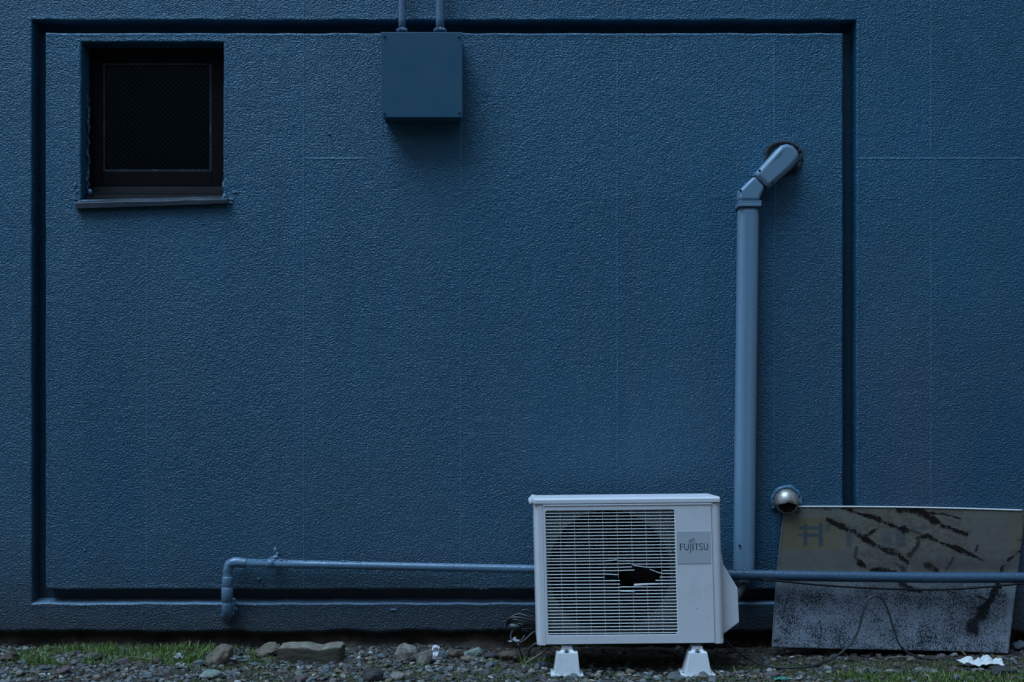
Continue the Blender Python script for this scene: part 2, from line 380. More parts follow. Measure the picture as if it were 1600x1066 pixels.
# ------------------------------------------------------------------ window (a part of the wall, pieces below it)
YF = .085
def R(px0, px1, py0, py1, Y0, Y1, bm, Yr=None):
    a = P(px0, py1, Yr if Yr is not None else Y0); b = P(px1, py0, Yr if Yr is not None else Y0)
    box_bm(bm, a.x, b.x, Y0, Y1, a.z, b.z)
bm = bmesh.new()
R(139, 160, 76, 291, YF, YF+.05, bm); R(331, 352, 76, 291, YF, YF+.05, bm)
R(160.3, 330.7, 76, 98, YF+.001, YF+.05, bm); R(160.3, 330.7, 268, 291, YF+.001, YF+.05, bm)
win = frombm('window', bm, mat_frame, wall); bevel(win, .002)
tag(win, 'small dark square window set deep in the wall')
bm = bmesh.new()   # inner sash bead
R(160.5, 163.5, 99, 267.6, YF+.008, YF+.03, bm); R(327.5, 330.5, 99, 267.6, YF+.008, YF+.03, bm); R(163.8, 327.2, 98.3, 101, YF+.008, YF+.03, bm); R(163.8, 327.2, 265, 267.6, YF+.006, YF+.03, bm)
frombm('sash', bm, mat_sill, win)
m = M('wired_pane', (.02,.03,.035), .05)
tr = m.n('BsdfTransparent'); tr.inputs[0].default_value = (.62,.74,.78,1)
gl = m.n('BsdfGlossy'); gl.inputs['Roughness'].default_value = .12; gl.inputs[0].default_value = (1,1,1,1)
fr = m.n('Fresnel'); fr.inputs[0].default_value = 1.5
mx = m.n('MixShader'); m.t.links.new(fr.outputs[0], mx.inputs[0]); m.t.links.new(tr.outputs[0], mx.inputs[1]); m.t.links.new(gl.outputs[0], mx.inputs[2])
bmpn = m.n('Bump'); bmpn.inputs['Distance'].default_value = .001; bmpn.inputs['Strength'].default_value = .35; m.t.links.new(m.noise(55, 3), bmpn.inputs['Height']); m.t.links.new(bmpn.outputs[0], gl.inputs['Normal'])
m.t.links.new(mx.outputs[0], m.t.nodes['Material Output'].inputs[0]); mat_pane = m.m
bm = bmesh.new(); R(162, 329, 99.5, 267, YF+.018, YF+.021, bm); frombm('pane', bm, mat_pane, win)
bm = bmesh.new()   # wire mesh of the wired glass: two families of diagonal wires
a = P(162, 267, YF+.024); b = P(329, 99.5, YF+.024); stp = .0195
for sg in (1, -1):
    k = -60
    while k < 80:
        pts = []
        for t in (0, 1):
            pass
        c0 = k*stp
        # line z - a.z = sg*(x-a.x)*0.95 + c0
        seg = []
        for x in (a.x, b.x): seg.append((x, a.z+sg*(x-a.x)*.95+c0))
        (x0, z0), (x1, z1) = seg
        lo, hi = a.z, b.z
        def clip(x0, z0, x1, z1):
            t0, t1 = 0, 1; dz = z1-z0
            for q in ((lo-z0)/dz, (hi-z0)/dz): pass
            ta, tb = sorted(((lo-z0)/dz, (hi-z0)/dz)); t0 = max(0, ta); t1 = min(1, tb)
            return (t0, t1)
        t0, t1 = clip(x0, z0, x1, z1)
        if t1 > t0+.01:
            A_ = Vector((x0+(x1-x0)*t0, a.y+(.0004 if sg > 0 else .0012), z0+(z1-z0)*t0)); B_ = Vector((x0+(x1-x0)*t1, a.y+(.0004 if sg > 0 else .0012), z0+(z1-z0)*t1))
            v_, f_ = tube_data([A_, B_], .0009, 4); vs = [bm.verts.new(v) for v in v_]
            for f in f_: bm.faces.new([vs[i] for i in f])
        k += 1
frombm('wire_mesh', bm, M('steel_wire', (.55,.68,.72), .5, .3).m, win)
bm = bmesh.new(); R(150, 341, 88, 280, .27, .28, bm); frombm('interior_backing', bm, M('dark_room', (.03,.034,.036), .9).m, win)
# sub-sill and sill
p0, p1 = P(137, 313, .01), P(353, 290, .09)
bm = bmesh.new()
pr = [(P(0, 291.5, YF).z, YF-.001), (P(0, 297, YF-.02).z, YF-.02), (P(0, 302, YF-.04).z, YF-.045), (P(0, 304.5, YF-.04).z, YF-.046), (P(0, 310, .02).z, .012), (P(0, 316, .02).z, .012), (P(0, 316, .02).z, YF-.001)]
A_ = [bm.verts.new((P(140, 300, .05).x, y, z)) for z, y in pr]; B_ = [bm.verts.new((P(350, 300, .05).x, y, z)) for z, y in pr]
bm.faces.new(A_); bm.faces.new(B_[::-1])
for i in range(len(pr)): bm.faces.new((A_[i], A_[(i+1) % len(pr)], B_[(i+1) % len(pr)], B_[i]))
frombm('lower_track', bm, mat_frame, win)
bm = bmesh.new()
L_ = [P(118, 317, -.022), P(356, 311, -.022), P(357, 318, -.022), P(119, 326, -.022)]; K_ = [P(121, 312, .012), P(354, 306, .012), P(354, 322, .012), P(121, 328, .012)]
vs = [bm.verts.new(v) for v in L_+K_]
for f in ((0,1,2,3), (7,6,5,4), (0,4,5,1), (1,5,6,2), (2,6,7,3), (3,7,4,0)): bm.faces.new([vs[i] for i in f])
bmesh.ops.subdivide_edges(bm, edges=bm.edges[:], cuts=6, use_grid_fill=True)
for v in bm.verts: v.co += Vector((0, noise.noise(v.co*25)*.002, noise.noise(v.co*18+Vector((5, 0, 0)))*.0035))
tag(bevel(frombm('sill', bm, mat_sill, win, True), .001), 'scuffed metal sill tilting slightly down to the left')
bm = bmesh.new()   # smeared sealant at the left jamb and sill ends
rs_ = random.Random(4)
for i, (px, py, Y, r, f) in enumerate([(rs_.uniform(136, 139.5), 150+k*4.1, rs_.uniform(.05, .08), rs_.uniform(.003, .009)*(1+.4*(k > 22)), (.5, .8, 1.6)) for k in range(36)]+[(141, 300, .02, .008, (.8, 1, 1.4)), (123, 319, -.006, .012, (1.3, .7, .8)), (131, 322, -.01, .010, (1.6, .7, .5)), (351, 309, -.008, .010, (1, .8, 1.3)), (345, 316, -.008, .010, (2.4, .6, .5)), (350, 290, .004, .008, (.7, .6, 2.6)), (118, 290, -.0, .007, (.8, .5, 1.8)), (121, 300, 0, .007, (1.2, .5, .8)), (368, 301, 0, .007, (2, .5, .6)), (362, 312, 0, .008, (1.2, .5, .8))]):
    lump(bm, P(px, py, Y), r, i+20, f, .6)
tag(frombm('sealant', bm, mat_bead, win, True), 'lumpy overpainted sealant round the sill')

# ------------------------------------------------------------------ the building across the alley (behind the camera: shades the low sky, mirrored in the window)
opp = empty('opposite_building', (0, -12, 0), 'plain grey rendered building across the alley', 'building')
bm = bmesh.new(); box_bm(bm, -14, 14, -15, -10.5, -.05, 6.5); frombm('wall', bm, mat_conc, opp).location = (0, 12, 0)
bm = bmesh.new(); box_bm(bm, -14.1, 14.1, -15.1, -10.4, 6.503, 6.7); frombm('parapet', bm, mat_conc, opp).location = (0, 12, 0)
for i in range(6):
    x = -10+i*4
    o = box('window', x, x+1.3, 1.5, 1.56, 3.2, 4.6, mat_glass_dark, opp)
    bm = bmesh.new()
    for q in ((x-.06, x, 1.5, 1.6, 3.14, 4.66), (x+1.3, x+1.36, 1.5, 1.6, 3.14, 4.66), (x, x+1.3, 1.5, 1.6, 3.14, 3.2), (x, x+1.3, 1.5, 1.6, 4.6, 4.66)): box_bm(bm, *q)
    frombm('window_frame', bm, mat_frame, o)

# ================================================================== OBJECTS ON THE WALL
def screw_mesh(r=.004, d=.004):
    bm = bmesh.new(); bmesh.ops.create_cone(bm, cap_ends=True, segments=12, radius1=r, radius2=r*.7, depth=d)
    for v in bm.verts: v.co = Vector((v.co.x, -v.co.z, v.co.y))
    me = bpy.data.meshes.new('screw'); bm.to_mesh(me); bm.free(); return me
# ------------------------------------------------------------------ junction box and conduits
jb = empty('junction_box', P(659, 183, 0), 'blue painted square steel junction box with screws at its four corners', 'electrical box')
def local(o, root): o.location = Vector(o.location)-root.location; return o
YB = -.098
a = P(598, 182, YB); b = P(720, 52, YB)
o = box('box_body', a.x, b.x, YB+.004, .012, a.z, b.z, mat_box, jb, .002); local(o, jb)
a = P(595, 183.5, YB-.003); b = P(722.5, 50.5, YB-.003)
cov = box('cover', a.x, b.x, YB-.003, YB+.003, a.z, b.z, mat_box, jb, .0015); local(cov, jb)
sm = screw_mesh(.0055, .006)
for px, py in ((600.5, 56), (717, 56.5), (600.5, 176), (717, 175.5)):
    local(link('screw', sm, mat_box, jb, P(px, py, YB-.006)), jb)
bm = bmesh.new(); p = P(598, 190, -.002)
for i in range(5): lump(bm, P(598+random.uniform(-1, 1), 186+i*6, -.0), .004, i+70, (.5, .6, 1.6))
local(tag(frombm('paint_drip', bm, mat_bead, jb, True), 'thin run of dried paint below the left edge'), jb)
for px, r, lab in ((628.2, .0135, 'thinner blue conduit pipe running up from the left of the junction box'), (687.5, .0165, 'thicker blue conduit pipe running up from the right of the junction box')):
    base = P(px, 51, -.045)
    e = empty('conduit_pipe', base, lab, 'pipe', 'conduits above the junction box')
    tube('pipe', [(0, 0, .004), (0, 0, .05), (0.001, 0, .5), (0, 0, 1.6), (0, 0, 2.6)], r, mat_pipe, e, 20)
    bm = bmesh.new()
    for k in range(9):
        an = k*2*PI/9; lump(bm, (math.cos(an)*r, math.sin(an)*r, .008), .0085, k+40, (1, 1, .8), .5)
    frombm('lock_nut', bm, mat_pipe, e, True)

# ------------------------------------------------------------------ refrigerant line duct
du = empty('line_duct', P(1162, 892, 0), 'pale blue vertical plastic duct with a bent top entering the wall', 'duct')
def ductprism(name, pts, y0, y1, mat, bev, ins=.0):
    return local(prism(name, [(p.x, p.z) for p in (P(x, y, (y0+y1)/2) for x, y in pts)], y0, y1, mat, du, bev), du)
ductprism('duct_cover', [(1152.6, 322), (1185.3, 322), (1178, 900), (1146, 900)], -.072, .004, mat_duct, .030)
ductprism('coupling', [(1151.4, 316), (1186.8, 316), (1186.6, 318.4), (1151.4, 318.4)], -.077, .003, mat_duct, .001)
ductprism('coupling', [(1151.4, 319), (1186.8, 319), (1186.6, 324.5), (1151.3, 324.5)], -.078, .003, mat_duct, .002)
Z4 = lambda x, y: (1120+x/4.1, 180+y/4.1)
ductprism('elbow', [Z4(*q) for q in ((135, 556), (135, 490), (213, 414), (232, 398), (298, 466), (290, 490), (268, 530), (268, 556))], -.074, .003, mat_duct, .032)
ductprism('dark_gap', [Z4(*q) for q in ((206, 418), (236, 386), (312, 462), (290, 500))], -.066, .002, mat_black, .006)  # black strip painting the shade in the joint of elbow and cap
o = ductprism('wall_cap', [Z4(*q) for q in ((226, 391), (300, 310), (372, 228), (402, 203), (438, 192), (480, 202), (512, 230), (526, 264), (518, 296), (470, 350), (400, 412), (322, 480))], -.086, .003, mat_duct, .036)
for v in o.data.vertices:
    w_ = v.co
    if w_.y < -.04:
        wp = w_+o.location+du.location
        t = max(0, min(1, (wp.x-P(1205, 0).x)/.14)); w_.y += .05*t*t
bm = bmesh.new(); cx = P(1224, 249, 0)
tp = [cx+Vector((math.cos(t)*.068*(1+.05*math.sin(3*t)), -.001, math.sin(t)*.070*(1+.05*math.cos(2*t)))) for t in np.linspace(-.9, 3.6, 60)]
V_, F_ = tube_data(tp, .0085, 10, True, .005, 90)
local(tag(obj('putty_ring', V_, F_, mat_putty, du, True), 'dark crumbling putty round the wall hole'), du)
V_, F_ = tube_data([cx+Vector((0, .004, 0)), cx+Vector((0, -.003, 0))], .069, 48, True)
local(tag(obj('putty_patch', V_, F_, mat_putty, du, False), 'dark putty filling the wall hole'), du)
scm = screw_mesh(.0052, .004)
for x, y, Y in ((275, 355, -.084), (153, 483, -.073), (358, 432, -.084)):
    local(link('screw', scm, mat_black, du, P(*Z4(x, y), Y)), du)
local(link('screw', scm, mat_black, du, P(1156, 853, -.073)), du)
bh = empty('refrigerant_bundle', P(1152, 930, -.08), 'dark taped refrigerant pipes dropping from the duct behind the air conditioner', 'pipe')
pts = smoothpath([P(1163, 893, -.04), P(1163, 906, -.05), P(1158, 918, -.09), P(1146, 938, -.14), P(1130, 948, -.17)], 5)
local(tube('taped_pipe', pts, .017, paint('dusty_tape', (.035,.05,.07), .6, 0, .002, 60), bh, 12, .003, 40), bh)
pts = smoothpath([P(1170, 893, -.03), P(1170, 903, -.04), P(1164, 916, -.07), P(1150, 938, -.11), P(1130, 952, -.14)], 5)
local(tube('taped_pipe', pts, .010, mat_cable, bh, 10), bh)

# ------------------------------------------------------------------ drain pipe along the foot of the wall
dp = empty('drain_pipe', P(356, 962, 0), 'long blue painted water pipe running low along the whole wall', 'pipe')
r1, r2 = .0160, .0200
YP = -.045
local(tube('pipe', [P(382, 879.5, YP), P(520, 883, YP), P(680, 886.5, YP-.006), P(840, 889.5, YP-.015), P(960, 893, -.075)], r1, mat_pipe, dp, 20, .0012, 60), dp)
local(tag(tube('pipe', [P(955, 893, -.072), P(965, 893.3, -.075), P(1130, 898, -.105), P(1300, 901, -.130), P(1450, 903, -.135), P(1610, 903, -.135), P(1900, 903, -.135)], [r1*.9, r2]+[r2]*5, mat_pipe2, dp, 24, .0012, 60), 'thicker right half of the pipe'), dp)
el = smoothpath([P(356, 902, YP), P(356, 892, YP), P(358.5, 882.5, YP), P(367, 878.8, YP), P(386, 879.6, YP)], 8)
local(tube('elbow', el, [.0185 if i < len(el)-10 else .0190-.0025*max(0, (i-len(el)+6))/6 for i in range(len(el))], mat_pipe, dp, 24, .002, 60), dp)
for pts, rr in (([P(355.5, 901, YP), P(355.5, 903, YP), P(355.3, 917, YP), P(355.3, 918, YP)], [.0195, .0212, .0212, .0200]), ([P(355.3, 917.4, YP), P(355.3, 918.6, YP), P(355, 939, YP), P(355, 940, YP)], [.0205, .0225, .0222, .0200])):
    local(tube('coupling', pts, rr, mat_pipe, dp, 24, .0006, 60), dp)
el = smoothpath([P(355, 938, YP), P(355, 949, YP), P(355, 957, YP+.008), P(355, 961, YP+.03), P(355, 962, .02)], 6)
local(tube('wall_elbow', el, [.0195]*3+[.0212]*(len(el)-3), mat_pipe, dp, 24, .0015, 60), dp)
q = P(423, 880.6, YP)
V_, F_ = tube_data([q+Vector((-.013, 0, 0)), q+Vector((-.012, 0, 0)), q+Vector((.012, 0, 0)), q+Vector((.013, 0, 0))], [.017, .0192, .0192, .017], 20, True, .002, 90)
cl = local(obj('pipe_clamp', V_, F_, mat_pipe, dp, True), dp)
bm = bmesh.new()
for i, (px, py, r, f) in enumerate(((431, 871, .012, (1.1, 1.2, .8)), (433, 866, .009, (.8, 1, 1)), (430, 860, .008, (.8, .6, 1.5)), (427, 872, .009, (1.5, 1, .6)), (436, 874, .008, (1, 1, 1)))):
    lump(bm, P(px, py, -.012), r, i+90, f, .5)
local(frombm('clamp_bracket', bm, mat_pipe, dp, True), dp)
bm = bmesh.new()
for i in range(46):
    t = random.random(); px = 372+t*450; py = 879.2+(px-372)*.0225-4.5+random.uniform(-1.5, 1.5)
    lump(bm, P(px, py, YP-.008-.000), random.uniform(.0025, .006), i+100, (1.6, .5, .6), .5)
for i in range(30):
    px = random.uniform(1140, 1420); py = 898+(px-1140)*.014-6+random.uniform(-2, 2)
    lump(bm, P(px, py, -.118-.02*(px-1140)/300), random.uniform(.0025, .005), i+150, (1.6, .5, .6), .5)
local(tag(frombm('paint_blob', bm, mat_pipe, dp, True), kind='stuff'), dp)
# paint crust where the pipe enters the ledge
bm = bmesh.new()
for i, (px, py, r) in enumerate(((366, 945, .008), (368, 952, .009), (364, 960, .008), (357, 967, .010), (349, 962, .008), (366, 938, .007))): lump(bm, P(px, py, -.002), r, i+200, (1, .6, 1.2), .6)
local(frombm('paint_crust', bm, mat_bead, dp, True), dp)

bc = empty('black_cable', P(1180, 903, -.13), 'slack black cable sagging just under the right half of the pipe', 'cable')
pts = smoothpath([P(1150, 899, -.09), P(1200, 906, -.135), P(1290, 915, -.155), P(1380, 920, -.158), P(1470, 921.5, -.158), P(1540, 917.5, -.158), P(1610, 911, -.15), P(1700, 905, -.14)], 8)
local(tube('cable', pts, .0042, mat_dark, bc, 8), bc)

# ------------------------------------------------------------------ vent hood
vh = empty('vent_hood', P(1228, 783, 0), 'small round steel vent hood on the wall above the leaning sheet', 'vent')
bm = bmesh.new(); c = P(1228.5, 784, -.018); r = .047; nu, nv = 36, 22
pts = {}
for i in range(nu+1):
    ph = PI*i/nu*1.0                        # around, from -x over the top to +x, and a bit below
    for j in range(nv+1):
        th = PI/2*j/nv                      # from rim to nose
        an = -.32+(PI+.64)*i/nu
        d = Vector((math.cos(an)*math.cos(th), -math.sin(th)*.95, math.sin(an)*math.cos(th)))
        pts[i, j] = bm.verts.new(d*r+Vector((0, 0, .002)))
for i in range(nu):
    for j in range(nv): bm.faces.new((pts[i, j], pts[i+1, j], pts[i+1, j+1], pts[i, j+1]))
bmesh.ops.remove_doubles(bm, verts=bm.verts, dist=1e-5)
o = frombm('hood', bm, mat_hood, vh, True, c-vh.location)
md = o.modifiers.new('s', 'SOLIDIFY'); md.thickness = .0015; md.offset = -1
V_, F_ = tube_data([Vector((0, 0, 0)), Vector((0, -.02, 0))], .0465, 32)
o = obj('collar', V_, F_, mat_hood, vh, True, P(1228.5, 784, 0)-vh.location)
V_, F_ = tube_data([Vector((0, -.0202, 0)), Vector((0, -.022, 0))], .038, 32)
obj('throat', V_, F_, mat_black, vh, False, P(1228.5, 785, 0)-vh.location)
tp = [Vector((math.cos(t)*.054, -.004, math.sin(t)*.054)) for t in np.linspace(-.5, PI+.5, 50)]
V_, F_ = tube_data(tp, .0095, 10, True, .006, 70)
obj('sealant_ring', V_, F_, mat_bead, vh, True, P(1228.5, 783, 0)-vh.location)
local(tube('seam', [P(1229, 783.3, -.0640), P(1234, 783, -.0642), P(1240, 784.6, -.061)], .0009, mat_black, vh, 6), vh)

# ------------------------------------------------------------------ leaning sheet metal sign
NS, NT = 330, 190
s_, t_ = np.meshgrid(np.linspace(0, 1, NS), np.linspace(0, 1, NT), indexing='ij')   # t: 0 top .. 1 bottom
TL, TR, BL, BR = (1226, 792), (1603, 798), (1206, 1011), (1575.5, 1021)
PX = (TL[0]*(1-s_)+TR[0]*s_)*(1-t_)+(BL[0]*(1-s_)+BR[0]*s_)*t_
PY = (TL[1]*(1-s_)+TR[1]*s_)*(1-t_)+(BL[1]*(1-s_)+BR[1]*s_)*t_
PX = PX-1.2*np.sin(PI*t_)*(1-s_)*2
PY = PY-2.0*np.sin(PI*np.clip(s_*1.0, 0, 1))*(1-t_)+1.5*(vnoise(s_*4, t_*0, 1, 3)-.5)*t_
YY = -.012-.118*t_**1.1-.010*np.sin(PI*s_)*np.sin(PI*t_)-.006*(vnoise(s_*3+5, t_*2, 1, 9)-.5)
sc_ = (D+YY)/F; VX = (PX-800)*sc_; VZ = HC-(PY-600)*sc_
base_pt = P(1390, 1016, -.13)
VX = VX-base_pt.x; VZ = VZ-base_pt.z; VY = YY-base_pt.y
Vf = np.stack([VX, VY, VZ], -1).reshape(-1, 3)
I, J = np.meshgrid(np.arange(NS-1), np.arange(NT-1), indexing='ij'); I = I.ravel(); J = J.ravel()
Fa = np.stack([I*NT+J, I*NT+J+1, (I+1)*NT+J+1, (I+1)*NT+J], -1)
# paint remains and stains, worked out in photo pixels over the sheet
def zz(x, y): return 1200+x/4, 780+y/4
def segd(pts, w0, w1=None):
    d = np.full(PX.shape, 9.)
    for i in range(len(pts)-1):
        (x0, y0), (x1, y1) = zz(*pts[i]), zz(*pts[i+1]); L2 = (x1-x0)**2+(y1-y0)**2
        tt = np.clip(((PX-x0)*(x1-x0)+(PY-y0)*(y1-y0))/L2, 0, 1)
        f0 = (i+tt)/(len(pts)-1); ww = w0+((w1 if w1 is not None else w0)-w0)*f0
        d = np.minimum(d, np.hypot(PX-x0-tt*(x1-x0), PY-y0-tt*(y1-y0))/ww)
    return d
rag = fbm(PX, PY, .22, 51, 4); rag2 = fbm(PX, PY, .6, 52, 3)
rust = np.zeros(PX.shape)
strokes = [([(372, 128), (500, 185), (600, 243)], 3.6, 4.2, 1), ([(590, 240), (690, 180)], 4.2, 3.2, .95), ([(600, 245), (700, 300), (790, 345), (870, 385)], 4.8, 4.2, 1),
  ([(440, 42), (560, 85), (680, 125), (770, 160), (860, 190)], 2.4, 4.6, 1), ([(690, 125), (760, 160), (850, 190)], 3.5, 4.5, 1), ([(880, 190), (950, 215)], 2.2, 2.2, .8), ([(940, 240), (1000, 230), (1090, 275), (1180, 300)], 4.0, 3.0, 1),
  ([(1170, 300), (1260, 340), (1345, 380)], 4.4, 1.6, 1), ([(1310, 285), (1295, 330)], 1.6, 1.4, .8), ([(820, 68), (900, 68), (1000, 85), (1100, 92), (1200, 120)], 3.2, 1.4, .95), ([(960, 80), (1030, 130), (1100, 165), (1180, 195), (1245, 225)], 5.2, 3.6, .95),
  ([(570, 395), (620, 430), (700, 447), (800, 452)], 3.8, 3.0, 1), ([(555, 300), (545, 360), (575, 400)], 2.2, 1.8, .55), ([(950, 225), (930, 300), (880, 350)], 3.2, 4.5, .75), ([(990, 410), (1060, 440)], 3.8, 3.2, .8), ([(800, 400), (850, 440)], 4.0, 3.5, .8),
  ([(1568, 325), (1540, 350), (1500, 382)], 2.2, 2.2, .95), ([(1475, 415), (1455, 450)], 3.2, 3.6, 1), ([(1440, 530), (1390, 620), (1330, 720), (1262, 815)], 6.5, 8.0, 1.05), ([(1310, 605), (1400, 640)], 2.4, 2.0, .8), ([(1400, 600), (1480, 600)], 2.6, 2.0, .6),
  ([(800, 510), (880, 550), (965, 580)], 5.0, 3.6, .9), ([(900, 510), (1080, 516)], 2.2, 1.6, .9), ([(1560, 255), (1590, 250)], 1.8, 1.8, .8), ([(350, 60), (380, 62)], 3, 3, .6), ([(1110, 440), (1160, 365)], 1.8, 1.8, .55), ([(130, 85), (200, 75)], 1.6, 1.6, .5), ([(40, 885), (60, 880)], 1.4, 1.2, .9), ([(1590, 100), (1586, 160)], 1.0, 1.0, .5)]
for pts, w0, w1, k in strokes:
    d = segd(pts, w0, w1)
    d = d*1.05+(rag-.5)*1.5+(rag2-.5)*1.6+(fbm(PX, PY, .07, 97, 2)-.5)*2.4
    br = sstep(.30, .46, fbm(PX, PY, .09, 95, 4)+.06*(k > .94)); rust = np.maximum(rust, k*sstep(1.25, .55, d)*(.80+.6*rag2)*(.72+.28*br))
halo = np.zeros(PX.shape)
for pts, w0, w1, k in strokes: halo = np.maximum(halo, .5*k*sstep(1, 0, segd(pts, w0*6, w1*6))*sstep(.4, .62, rag))
dirtb = sstep(.52, .72, rag)*sstep(640, 520, (PX-1200)*4*0+(PY-780)*4)*.55*sstep(500, 700, (PX-1200)*4)*(1-sstep(1150, 1350, (PX-1200)*4))
toptone = sstep(640, 420, (PY-780)*4+120*(rag-.5)); halo = np.maximum(halo, dirtb); halo = np.maximum(halo, np.minimum(.5, .8*sstep(.50, .72, fbm(PX-PY*.8, PY*2.2, .13, 91, 5))*toptone*sstep(450, 620, (PX-1200)*4)*(1-sstep(1150, 1350, (PX-1200)*4))))
zx = (PX-1200)*4; zy = (PY-780)*4
def rect(x0, x1, y0, y1, e=6): return sstep(x0-e, x0+e, zx)*sstep(x1+e, x1-e, zx)*sstep(y0-e, y0+e, zy)*sstep(y1+e, y1-e, zy)
ochre = rect(70, 560, 120, 318, 12)*(1-sstep(330, 620, zx))+rect(1480, 1620, 80, 330, 20)*.45
blue = np.maximum.reduce([rect(195, 350, 172, 190), rect(185, 335, 215, 236), rect(222, 246, 155, 292), rect(316, 344, 150, 298), rect(350, 385, 150, 205, 10)*.7])*1.0
blue = np.maximum(blue, np.maximum.reduce([rect(480, 560, 165, 185), rect(490, 520, 165, 300), rect(800, 860, 180, 300, 14), rect(890, 1000, 172, 192, 10), rect(720, 780, 200, 300, 16)*.7])*.75)
pink = np.maximum.reduce([rect(1100, 1500, 110, 330, 20)*.40, rect(1370, 1460, 165, 178, 5), rect(1370, 1384, 165, 265, 5), rect(1370, 1500, 255, 268, 5), rect(1470, 1484, 165, 215, 5), rect(1410, 1500, 208, 222, 5), rect(1446, 1460, 165, 265, 5)])*.8
band2 = rect(60, 1560, 318, 440, 10)*.35+rect(900, 1560, 380, 445, 14)*.3
fade = .35+.9*fbm(PX, PY, .08, 71, 4)
colr = np.ones(PX.shape+(3,))*np.array((.215, .250, .300))
def lay(c, k):
    global colr
    k = np.clip(k, 0, 1)[..., None]; colr = colr*(1-k)+np.array(c)*k
lay((.088, .082, .058), toptone*.86)  # upper part of the sheet darker and browner
lay((.110, .078, .022), ochre*fade*.6); lay((.050, .042, .058), band2*fade); lay((.075, .045, .072), pink*fade*.6); lay((.014, .040, .068), blue*fade*.9)
lay((.052, .031, .016), halo*.85)
er = sstep(5, 0, np.minimum(np.minimum(s_, 1-s_)*370, np.minimum(t_, 1-t_)*220)+4*(rag-.3)); lay((.03, .02, .014), er*.6)
lay((.005, .003, .002), np.clip(rust, 0, 1))
me = bpy.data.meshes.new('sheet'); me.from_pydata(Vf.tolist(), [], Fa.tolist()); me.polygons.foreach_set('use_smooth', [True]*len(me.polygons))
ca = me.color_attributes.new('paint', 'FLOAT_COLOR', 'POINT'); ca.data.foreach_set('color', np.concatenate([colr, np.ones(PX.shape+(1,))], -1).ravel().astype(np.float32))
at = me.attributes.new('speck', 'FLOAT', 'POINT'); at.data.foreach_set('value', np.clip(sstep(470, 640, zy)*(1-sstep(.3, .02, np.minimum(np.minimum(zx-20, 1520-zx)/200, 1)))*.95+.12+sstep(330, 500, zy)*.15, 0, 1).ravel().astype(np.float32))
at = me.attributes.new('rust', 'FLOAT', 'POINT'); at.data.foreach_set('value', np.clip(rust, 0, 1).ravel().astype(np.float32))
m = M('weathered_sheet', (.4,.4,.4), .7, 0, .12)
sp = m.noise(260, 2, .7, m.co((1, 1, .7))); spk = m.attr('speck').outputs['Fac']; ru = m.attr('rust').outputs['Fac']
k = m.math('MULTIPLY', m.ramp(m.math('ADD', sp, m.math('MULTIPLY', m.math('SUBTRACT', m.noise(14, 3), .5), .35)), .485, .56), spk)
c = m.mix(k, m.attr('paint').outputs['Color'], (.018,.022,.030))
c = m.mix(m.math('MULTIPLY', m.ramp(m.noise(90, 5, .75), .5, .75), .35), c, (.10,.09,.075))
m.col(c); m.rough(m.math('ADD', m.math('MULTIPLY', ru, .2), .7)); m.bump(m.math('ADD', m.math('MULTIPLY', ru, m.noise(120, 4, .7)), m.math('MULTIPLY', k, -.15)), .9, .004)
sign = link('sign_sheet', me, m.m, None, base_pt)
md = sign.modifiers.new('s', 'SOLIDIFY'); md.thickness = .0035; md.offset = -1; 
wh = M('edge_highlight_white', (.75,.77,.78), .4).m; me.materials.append(wh); md.material_offset_rim = 1
ed = [(VX[i, 0], VY[i, 0]-.001, VZ[i, 0]+.0008) for i in range(0, NS, 6)]
tube('edge_highlight', ed, .0028, wh, sign, 8)  # white tube added to paint a highlight along the top edge
tag(sign, 'weathered painted metal sheet with rust streaks leaning on the wall behind the pipe', 'sheet')

# ------------------------------------------------------------------ AIR CONDITIONER
AY = -.42; AS = (D+AY)/F
ac = empty('air_conditioner', (P(982, 1058, AY).x, AY, 0), 'white outdoor air conditioner unit with a broken slatted grille standing on two feet', 'air conditioner')
AX = ac.location.x
def U(px): return (px-982)*AS
def W(py): return HC-(py-600)*AS
def T(u, v, w_):   # the cabinet is slightly racked and leans back on the uneven ground
    return Vector((u+(.612-w_)*.024-.0055, v+(w_-.108)*.030, w_+u*.010-v*.030))
def acobj(name, bm, mat, parent=None, bev=0, smooth=False, seg=2):
    for vv in bm.verts: vv.co = T(*vv.co)
    o = frombm(name, bm, mat, parent or ac, smooth)
    if bev: bevel(o, bev, seg)
    return o
ZB, ZT = W(1007), W(787)
uL, uR = U(836.5), U(1129)
